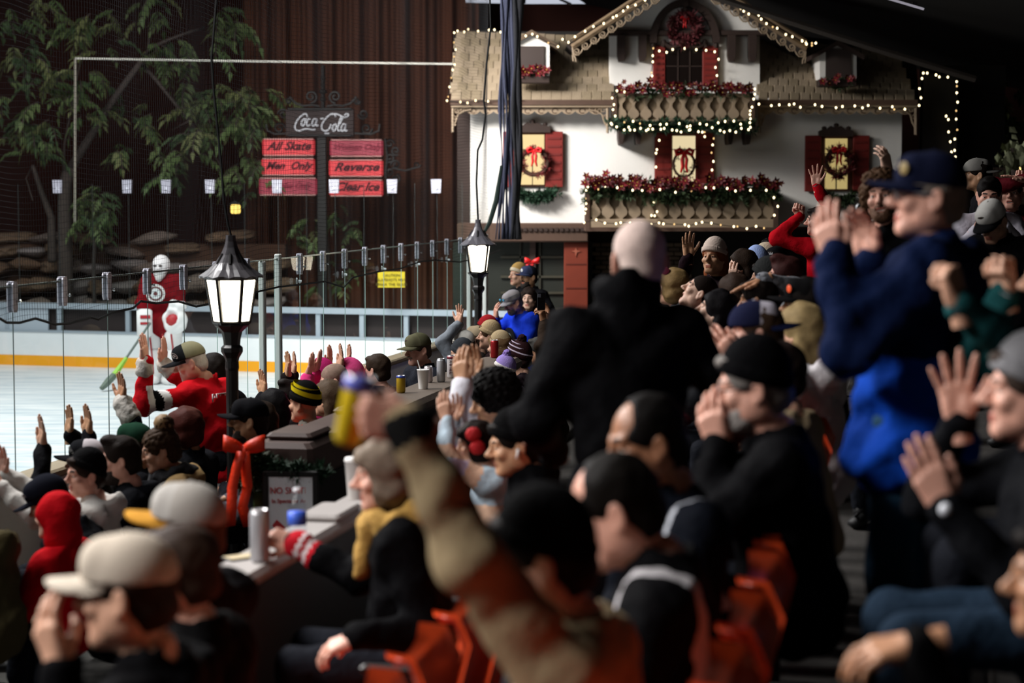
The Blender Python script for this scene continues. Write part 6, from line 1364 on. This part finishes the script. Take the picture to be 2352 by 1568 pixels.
person('person in red knit hat and purple coat below the bright blue jacket', 1118, 757, 20.6, yaw=78, hair=('short', '#2a1c1a'), hat=('beanie', '#8c1f24', None), top='#2f1a38')
phn = at(1243, 692, 17.2); th = thing('phone', 'black phone held up above the grey haired person', 'phone', phn)
mb = MB(); mb.bbox(phn, (.072, .012, .15), .005, .25); mb.build('phone_body', mat('#0c0c0e', .3), th); mb = MB(); mb.bbox(phn+Vector((-.016, -.009, .05)), (.03, .006, .034), .003, .25); mb.build('camera_bump', mat('#5d5f66', .3), th)
# ---- rows behind the ledge
person('woman with big black afro hair clapping in white hoodie sleeves', 1134, 920, 9.3, yaw=104, pitch=-14, face='woman', skin='olive', hair=('afro', '#0f0d0d'), top='#d6d5de', opts=dict(garment='hoodie', rough=.9), tyaw=88, L=arm(1058, 846, -.1, (-.15, .1, 1), (.5, .8, 0), 'cup'), R=arm(1085, 842, .12, (.1, .1, 1), (-.5, -.8, 0), 'cup'), extras=[wristband('L', '#121212', .036, .014)])
def hairbow(e):
    m = MB(); m.ball((-.105, .01, .07), (.03, .05, .045), 10); m.ball((-.11, -.0, -.01), (.03, .05, .045), 10); place('hair_bow', m.mesh('hair_bow', [None], True), e['MH'], [mat('#b80f18', .7, bump=.6, bscale=80)], e['th'])
person('child in pastel tie dye hood with red hair bow clapping low', 1092, 1018, 8.7, yaw=96, pitch=-10, k=.74, face='boy', skin='light', hair=('bob', '#1d1512'), top=['#b7c9d6', '#dcb59b', '#c6b6d2'], opts=dict(garment='hoodie', hood='down', bands=[('upper', .3, .62, 1), ('upper', .62, 1, 2), ('fore', .0, .35, 1), ('torso', .3, .6, 1)]), L=arm(1020, 938, -.05, (-.25, 0, 1), (.3, .9, 0), 'cup'), R=arm(1044, 940, .12, (.15, 0, 1), (-.3, -.9, 0), 'cup'), extras=[hairbow, ball_part('pacifier', (0, .12, -.07), .022, '#e0489a')])
person('man in black beanie and black jacket with a white earbud', 1182, 1022, 8.0, yaw=98, pitch=-9, skin='olive', hair=('short', '#15110f'), hat=('beanie', '#0a0a0b', None), top='#08080a', opts=dict(collar=1.3, quilt=1), extras=[earbud(-1)])
person('blonde woman in mustard scarf and black jacket with red striped cuffs', 884, 1092, 6.9, yaw=97, pitch=-6, face='woman', skin='pink', hair=('bob', '#6e6154'), top=['#08080a', '#a81b26', '#dcd3d6'], opts=dict(garment='jacket', collar=1.1, puff=1.1, bands=[('fore', .66, .74, 1), ('fore', .74, .80, 2), ('fore', .80, .86, 1), ('fore', .86, .92, 2), ('fore', .92, 1.1, 1)], band_sides='R'), tyaw=86,
       R=arm(637, 1236, .38, (-.9, .1, .25), (.1, .5, -.6), 'grip', e=(0, .2, -1)), L=arm(772, 1482, -.35, (-.8, .1, -.35), (.2, .3, -1), 'relax', e=(.6, 0, -.6)), extras=[scarf('#a07c3a', .1), wristband('L', '#c9e01c', .034, .012)])
person('man in cream cap at the lower left with a hand near his face', 293, 1362, 4.7, yaw=80, pitch=-4, k=1.08, skin='light', hair=('short', '#2a201a'), hat=('cap', '#b9ae9f', None, 0, '#b6ac9e'), top='#08080a', L=arm(112, 1462, .0, (-.35, 0, 1), (.6, .7, 0), 'relax', e=(.3, -.2, -1)))
person('person with dark brown hair between the cream cap and the grey cap', 412, 1312, 5.25, yaw=74, hair=('short', '#2f231c'), skin='pink', top='#0a0a0b')
person('man in grey mesh cap with mustard brim seen from behind at lower left', 428, 1216, 6.0, yaw=74, pitch=2, k=1.08, hair=('short', '#4b3a2c'), hat=('cap', '#9c9994', '#8f8b85', 0, '#a8792e'), top='#141417')
bf, bn = Vector((-.95, 0, .2)).normalized(), Vector((0, .98, .1)); bx = bn.cross(bf).normalized(); beer = at(864, 962, 4.18)+bf*.05+bn*.042
person('man in tan canvas jacket and black beanie raising a yellow can in the air', 1246, 1285, 4.3, yaw=84, pitch=-10, k=1.06, skin='pink', hair=('short', '#171210'), hat=('beanie', '#09090a', None), top=['#8b7b5f', '#131313'], opts=dict(garment='canvas_jacket', fold=.006, bump=.4, puff=1.08, bands=[('fore', .86, 1.1, 1)], band_sides='L'), tyaw=78,
       L=arm(864, 962, -.12, (-.95, 0, .2), (0, .98, .1), 'grip', e=(.25, -.4, -1)))
can('yellow beer can with a blue top held high in a raised fist', tuple(beer-bx*.075), '#d2b41a', .15, .033, M=Matrix((bn.cross(bx), bn, bx)).transposed() if False else bx.to_track_quat('Z', 'Y').to_matrix(), stripe=('#5a62c4', .8, .97))
person('balding man with dark hair and white striped black jacket in the foreground', 1412, 1172, 4.95, yaw=82, pitch=-22, k=1.13, skin='pink', hair=('receding', '#100d0b'), top=['#0a0a0c', '#bfbcbf'], opts=dict(bands=[('shoulder', .10, .16, 1)], collar=1.1))
person('man with short black hair in dark jacket looking down in the middle', 1484, 1016, 5.5, yaw=104, pitch=-12, k=1.06, skin='brown', hair=('receding', '#0f0d0c'), beard=('goatee', '#120f0e'), top=['#0b0e15', '#a9adb5'], opts=dict(bands=[('shoulder', .15, .172, 1)]))
person('bald man in black coat standing with his back turned', 1466, 598, 6.5, yaw=12, k=1.06, pose='stand', skin='pink', hair=('buzz', '#b9a69e'), top='#08080a', opts=dict(garment='coat', puff=1.08, collar=1.3, neckup=.05, hem=.25, fold=.009, dx=-.05), wide=.98, tyaw=14, legs='#131316',
       L=dict(p=(1250, 1010), d=.25, f=(-.3, .6, .3), n=(0, 0, -1), h='relax'))
person('man in black beanie and glasses with a hand at his mouth', 1730, 890, 5.95, yaw=84, pitch=-8, k=1.04, skin='pink', hair=('short', '#6f6a66'), hat=('beanie', '#08080a', None), glasses=('#2a2a2c',), beard=('goatee', '#8d8783'), top='#08080a', opts=dict(puff=1.1), L=arm(1636, 972, -.02, (-.3, 0, 1), (.4, .8, .1), 'relax'))
person('man in backward navy and grey cap clapping beside the bald man', 1738, 764, 8.3, yaw=84, skin='pink', hair=('short', '#3a2c22'), hat=('cap', '#a09ca6', '#181b33', 1, '#1a2140'), top='#0c0d10', L=arm(1668, 800, -.1, (-.7, .1, .6), (.3, .9, .1), 'cup'), R=arm(1660, 786, .12, (-.7, -.1, .7), (-.3, -.9, -.1), 'cup'), extras=[wristband('L', '#c9cfc9', .036, .016)])
person('person in beige coat half hidden behind the man in black beanie and glasses', 1782, 862, 7.3, yaw=70, hair=('short', '#1d1613'), top='#98866a', opts=dict(garment='coat'))
person('woman with long blonde wavy hair in pale grey hoodie seen from behind', 1838, 762, 8.95, yaw=52, face='woman', skin='light', hair=('long', '#86734f'), top=['#b5acae', '#cfcbce'], opts=dict(garment='hoodie', hood='down', bands=[('torso', 0, .2, 1)]))
person('tall man in navy cap and blue jacket clapping at the right', 2132, 452, 6.1, yaw=88, pitch=2, pose='stand', k=1.03, skin='pink', hair=('short', '#7d746c'), hat=('cap', '#12162a', None, 0, None, 0, ('dot', '#7d6a3c', 30)), glasses=('#8d8f94',), top=['#0b1633', '#0e3a96'], opts=dict(bands=[('torso', .46, 1.2, 1)], hem=.18, puff=1.25, fold=.01), legs='#2b4a63', wide=1.2, tyaw=62, lean=-.10,
       L=arm(1902, 540, -.15, (-.25, .1, 1), (.5, .85, 0), 'cup', e=(0, -.3, -1)), R=arm(1984, 548, .2, (-.3, -.05, 1), (-.7, -.7, 0), 'cup', e=(0, .3, -1)))
person('person in grey beanie at the right edge clapping in a dark coat', 2362, 900, 5.2, yaw=86, k=1.04, skin='pink', hair=('short', '#3a302a'), hat=('beanie', '#77777a', None), top='#0d0e11', legs='#1d2b3a', floor=.98, R=arm(2196, 905, .15, (-.15, 0, 1), (-.2, -1, 0), 'wide'), L=arm(2142, 1105, -.25, (-.45, .1, .9), (.2, .9, 0), 'flat'), extras=[wristband('L', '#bfc4cc', .036, .014, .3, face='#d5dae2', name='watch')])
person('person in teal jacket at the right edge with two raised fists', 2440, 640, 5.7, yaw=84, skin='light', hair=('short', '#2a1f19'), top='#1c4a4c', L=arm(2186, 640, -.45, (-.25, 0, 1), (-.6, .5, 0), 'fist'), R=arm(2300, 618, .1, (-.2, 0, 1), (-.5, -.5, 0), 'fist'), extras=[wristband('R', '#c7ccce', .036, .014, .3, face='#dfe3e4', name='watch'), wristband('L', '#23242a', .036, .012)])
person('person in black at the lower right corner with a neon green wristband', 2440, 1330, 4.05, yaw=80, skin='tan', hair=('short', '#15110f'), top='#070708', legs='#17181c', floor=.7, L=arm(2030, 1492, -.05, (-.95, .1, -.2), (0, .3, -1), 'relax', e=(.2, -.2, -1)), extras=[wristband('L', '#9fc81c', .036, .014, at_=.06)])
# ---- middle and far rows on the right
person('woman in pale knit hat with red hair waving one hand', 1640, 592, 14.6, yaw=148, pitch=4, pose='stand', face='woman', skin='olive', hair=('long', '#7a4020'), hat=('beanie', '#c4b2a6', None, -6), top='#1c1015', R=arm(1580, 568, -.15, (-.05, 0, 1), (.3, -.9, 0), 'open'), tyaw=120)
person('girl with blonde bob and pink bow in grey striped top', 1546, 660, 13.0, yaw=58, k=.92, pose='stand', face='boy', hair=('bob', '#7d6642'), top=['#8a8c90', '#bcbcc0'], opts=dict(bands=[('upper', .2, .35, 1), ('upper', .5, .65, 1), ('fore', .1, .25, 1), ('fore', .4, .55, 1), ('torso', .3, .4, 1)]), extras=[ball_part('pink_bow', (-.06, .03, .12), .03, '#e0559a')], R=None)
def beads(e):
    for i, c_ in enumerate(('#2f7fc8', '#3fa04a', '#e8c32a', '#c8502a', '#e8c32a', '#2f7fc8', '#c8502a', '#3fa04a')):
        a = math.pi*(i/7); m = MB(); m.ball(e['NB']+e['up']*.03+(e['rgt']*math.cos(a)+e['fwd']*math.sin(a))*.088*e['k'], .012, 6); m.build('bead', mat(c_, .4), e['th'], True)
person('boy with mouth wide open looking up in a beaded necklace', 1606, 672, 12.6, yaw=86, pitch=30, k=.95, face='open', skin='pale', hair=('buzz', '#1d1613'), top='#4a161d', opts=dict(collar=.9), extras=[beads])
person('person with sleek black hair seated right below the shouting boy', 1645, 716, 11.4, yaw=74, pitch=16, face='woman', skin='pale', hair=('long', '#121012'), top=['#3d1219', '#27477a'], opts=dict(bands=[('shoulder', .0, .08, 1)]))
person('person with long brown hair right of the shouting boy', 1684, 676, 12.4, yaw=50, face='woman', hair=('long', '#33251d'), top='#17161a')
person('dark haired man pressing a grey gloved hand on his head', 1742, 690, 11.0, yaw=68, pitch=-6, skin='tan', hair=('short', '#1a1411'), top=['#1a1d33', '#85878c'], opts=dict(bands=[('fore', 0, 1.1, 1)], band_sides='R'), R=arm(1722, 652, -.02, (-.9, .0, -.3), (.1, 0, -1), 'flat', e=(1, .2, .4)), extras=[cuff('R', '#7b7f86', .05, .12)])
person('man with reddish hair resting a hand on his mouth', 1804, 640, 11.5, yaw=84, pitch=4, skin='pink', hair=('quiff', '#3a1d1b'), top='#241c20', L=arm(1782, 666, -.05, (.1, 0, 1), (.3, .9, 0), 'relax'))
person('person in black cap with an orange badge beside the blue jacket', 1850, 700, 9.7, yaw=82, hair=('long', '#15110f'), hat=('cap', '#0f0f10', None, 0, None, 0, ('dot', '#e2511f', 35)), top='#111114', skin='olive')
person('child in light blue knit hat in the far rows', 1738, 606, 15.6, yaw=80, k=.85, pose='stand', face='boy', skin='pink', hair=None, hat=('tall', '#9db1e2', '#c7a9b8', -10), top='#3a3f52')
person('woman with long dark hair seated left of the light blue hat', 1704, 612, 15.1, yaw=84, face='woman', skin='pale', hair=('long', '#2b2019'), top='#161518', L=arm(1680, 628, -.1, (0, 0, 1), (.3, .9, 0), 'relax'))
person('person in charcoal beanie seated below the light blue hat', 1760, 640, 13.6, yaw=66, hair=('short', '#1c1614'), hat=('beanie', '#2c2d2d', None), top='#131316')
person('person in black cap with a pale badge facing the camera far back', 1782, 604, 15.9, yaw=150, hair=('short', '#241a16'), hat=('cap', '#141416', None, 0, None, 0, ('mark', '#d0cfd0')), top='#1a191d', skin='tan')
person('person in cream knit hat in the far rows', 1756, 598, 17.0, yaw=70, hair=('bob', '#4a3a2c'), hat=('beanie', '#b9ad97', None), top='#2a2624')
person('person with curly black hair standing farthest in the far rows', 1778, 584, 18.0, yaw=90, hair=('curly', '#14100f'), skin='brown', top='#18171a')
person('person in red sweater with both arms raised high before the chalet', 1880, 508, 17.0, yaw=80, pose='stand', skin='pink', hair=('short', '#1b1513'), top='#b30f1c', opts=dict(garment='sweater'), tyaw=40, R=arm(1874, 408, .0, (-.08, 0, 1), (-.2, -1, 0), 'wide', e=(.6, 0, -.4)), L=arm(1838, 478, -.1, (.05, 0, 1), (-.5, -.8, 0), 'fist', e=(-.6, 0, -1)), extras=[wristband('R', '#141414', .034, .014, at_=.0)])
person('grinning man with curly brown hair and beard turned to the camera', 2026, 452, 10.2, yaw=160, pitch=0, roll=6, pose='stand', face='smile', skin='pink', hair=('curly', '#4a3525'), beard=('beard', '#5a3c28'), top='#08080a', R=arm(1992, 446, .25, (.1, 0, 1), (.8, -.4, 0), 'relax', e=(-.1, .6, -1)), extras=[wristband('R', '#18181a', .036, .014, at_=.0, face='#cfd4d8', name='watch')], floor=.92)
person('person behind the navy cap reaching up with a white watch', 2098, 436, 12.3, yaw=84, pose='stand', skin='pale', hair=('short', '#2a1f19'), top=['#232a44', '#c9a48c'], L=arm(2034, 366, -.05, (-.25, 0, 1), (-.5, .6, 0), 'relax', e=(.5, 0, -1)), opts=dict(sleeve=.5), extras=[wristband('L', '#d6d2c9', .036, .02, at_=.03, name='watch')], floor=1.05)
person('man in grey cap worn backward far at the right', 2246, 402, 16.0, yaw=82, pose='stand', skin='olive', hair=('short', '#1e1714'), hat=('cap', '#7d7b76', None, 1), top='#121216')
person('laughing man with black moustache in white shirt and dark straps', 2272, 448, 14.0, yaw=168, pitch=-14, pose='stand', face='open', skin='pink', hair=('quiff', '#120f0e'), beard=('stache', '#120f0e'), top=['#b4b0ba', '#15161d'], opts=dict(garment='shirt', bands=[('torso', .38, 1.2, 1), ('shoulder', .06, .09, 1)]), R=arm(2262, 512, -.2, (.6, -.2, .5), (0, .5, 1), 'relax'), L=arm(2298, 500, -.25, (-.5, 0, .8), (-.8, 0, .3), 'relax'))
person('smiling person in maroon sweater shading the eyes at the far right edge', 2322, 444, 15.0, yaw=160, pose='stand', face='smile', skin='pink', hair=('short', '#3c2a1f'), top='#4a0f16', R=arm(2334, 408, -.2, (-.9, 0, .2), (0, 0, -1), 'flat', e=(-.4, 0, 1)), L=arm(2352, 402, .1, (-.1, 0, 1), (-.6, -.6, 0), 'fist'))
person('woman with brown hair in profile between two laughing faces', 2302, 446, 16.4, yaw=88, pose='stand', face='woman', skin='light', hair=('bob', '#3f2d20'), top='#1c1716')
person('person in white cap with black brim bending in the far rows', 2278, 508, 12.2, yaw=140, pitch=-34, hair=('short', '#2a2019'), hat=('cap', '#cbc9c4', None, 0, '#141416'), top='#101013', lean=.2)

# ---- goalie on the ice
def goalie_gear(e):
    H, RH, th, MH = e['H'], e['RH'], e['th'], e['MH']; WP = mat('#e9e7e6', .45); RP = mat('#a8202a', .5)
    s = SDF((-.16, -.17, -.22), (.16, .2, .2), .009); s.ell((0, -.01, .03), (.118, .14, .135), .02).ell((0, .05, -.07), (.09, .09, .10), .04).cap((0, .1, -.13), (0, .09, -.16), .045, k=.04)
    for x in (-1, 1): s.ell((x*.038, .155, .012), (.03, .05, .017), .008, 'sub')
    s.noise(.0015, 40); V, Q = s.mesh(); o = place('goalie_mask', np_mesh('goalie_mask', V, Q, [None]), MH, [WP], th)
    for x in (-1, 1): place('eye_opening', MB().ball((x*.04, .128, .014), (.03, .012, .015), 10).mesh('eye_opening', [None]), MH, [mat('#2a211d', .7)], o)
    for z in (-.03, -.055, -.08): place('cage_bar', MB().tube([(.07*math.sin(a), .07+.092*math.cos(a), z) for a in [-1.1+.22*i for i in range(11)]], .004, 5).mesh('cage_bar', [None]), MH, [mat('#6d6f74', .4)], o)
    for sd, sg in (('L', -1), ('R', 1)):
        p = e['PV']+e['rgt']*sg*.16; kn = Vector((p.x, p.y, .62)); b = MB(); ang = math.atan2(e['fwd'].y, e['fwd'].x)-math.pi/2
        b.bbox(kn+e['fwd']*.12+e['up']*.03, (.27, .14, .36), .05, ang); b.bbox(Vector((p.x, p.y, .28))+e['fwd']*.12, (.29, .15, .46), .05, ang); b.bbox(Vector((p.x, p.y, .06))+e['fwd']*.17, (.27, .2, .12), .04, ang); o = b.build('leg_pad', WP, th, True)
        for dx in (-.06, .07):
            q = MB(); c = Vector((p.x, p.y, .45))+e['fwd']*.2+e['rgt']*dx; q.tube([c-e['up']*.3, c+e['rgt']*.02, c+e['up']*.26+e['rgt']*.05], .012, 5); q.build('pad_stripe', RP, o)
        q = MB(); c = Vector((p.x, p.y, .0)); q.bbox(c+e['fwd']*.1+e['up']*.018, (.02, .3, .035), .004, ang); q.build('skate_blade', STEEL, th)
    C = at(332, 742, 27.4); b = MB(); b.bbox(C, (.21, .09, .40), .03, .1); o = b.build('blocker', WP, th, True)
    q = MB(); q.bbox(C+Vector((.02, -.05, .09)), (.14, .01, .05), .004, .1); q.bbox(C+Vector((.02, -.05, .0)), (.14, .01, .035), .004, .1); q.build('blocker_patch', RP, o)
    C = at(402, 735, 27.3); s = SDF(npv(C)-.3, npv(C)+.3, .012); s.ell(C, (.17, .09, .19), .03).ell(C+Vector((-.05, -.1, .05)), (.1, .08, .12), .02, 'sub').cap(C+Vector((-.02, 0, .22)), C+Vector((.1, 0, .2)), .06, k=.04); s.noise(.006, 30); V, Q = s.mesh(); o = link('catching_glove', np_mesh('catching_glove', V, Q, [WP]), th)
    q = MB(); q.ball(C+Vector((-.02, -.05, .0)), (.1, .05, .09), 10); q.build('glove_pocket', RP, o, True)
    for r1, r2, c_, y in ((.13, .0, '#d8d8d6', 0), (.1, .0, '#5d2a2a', .006), (.075, .03, '#c9cfd0', .012)):
        m = MB(); c = at(358, 674, 27.4)+Vector((0, -y-.02, 0)); n = 24; V_ = [c+Vector((r*math.cos(2*math.pi*i/n), 0, r*math.sin(2*math.pi*i/n))) for r in (r1, max(r2, .001)) for i in range(n)]; m.add(V_, [(i, (i+1) % n, n+(i+1) % n, n+i) for i in range(n)]); m.build('jersey_crest', mat(c_, .6), th)
    for d in (-.05, 0, .05): pass
person('goalie in white mask and red jersey with white pads standing on the ice', 370, 612, 27.7, yaw=168, pose='stand', hair=None, top='#74141b', opts=dict(garment='hockey_jersey', puff=1.5, hem=.22, collar=.9), wide=1.2, legs='#7b161c', floor=0.0, R=arm(330, 742, -.12, (-.2, 0, -1), (0, -1, 0), 'grip'), L=arm(402, 735, -.12, (.1, -.3, 1), (-.4, -.9, 0), 'cup'), extras=[goalie_gear])
st = thing('goalie_stick', 'goalie stick with green taped paddle slanting toward the ice', 'stick', at(240, 892, 26.6)); 
A, B, C_, D_ = at(331, 762, 27.2), at(290, 822, 27.0), at(262, 862, 26.8), at(233, 892, 26.6)
mb = MB(); mb.tube([A+(A-B)*.35, A, B], .018, 6); mb.build('shaft', mat('#55605a', .5), st)
mb = MB(); mb.tube([B, C_], [.028, .05], 6); mb.build('paddle', mat('#8fbf3a', .5, var=.3, vscale=10), st)
mb = MB(); mb.tube([C_, C_.lerp(D_, .5), D_], [.05, .055, .035], 6); mb.build('blade', mat('#5d6a5c', .6, var=.3, vscale=10), st)
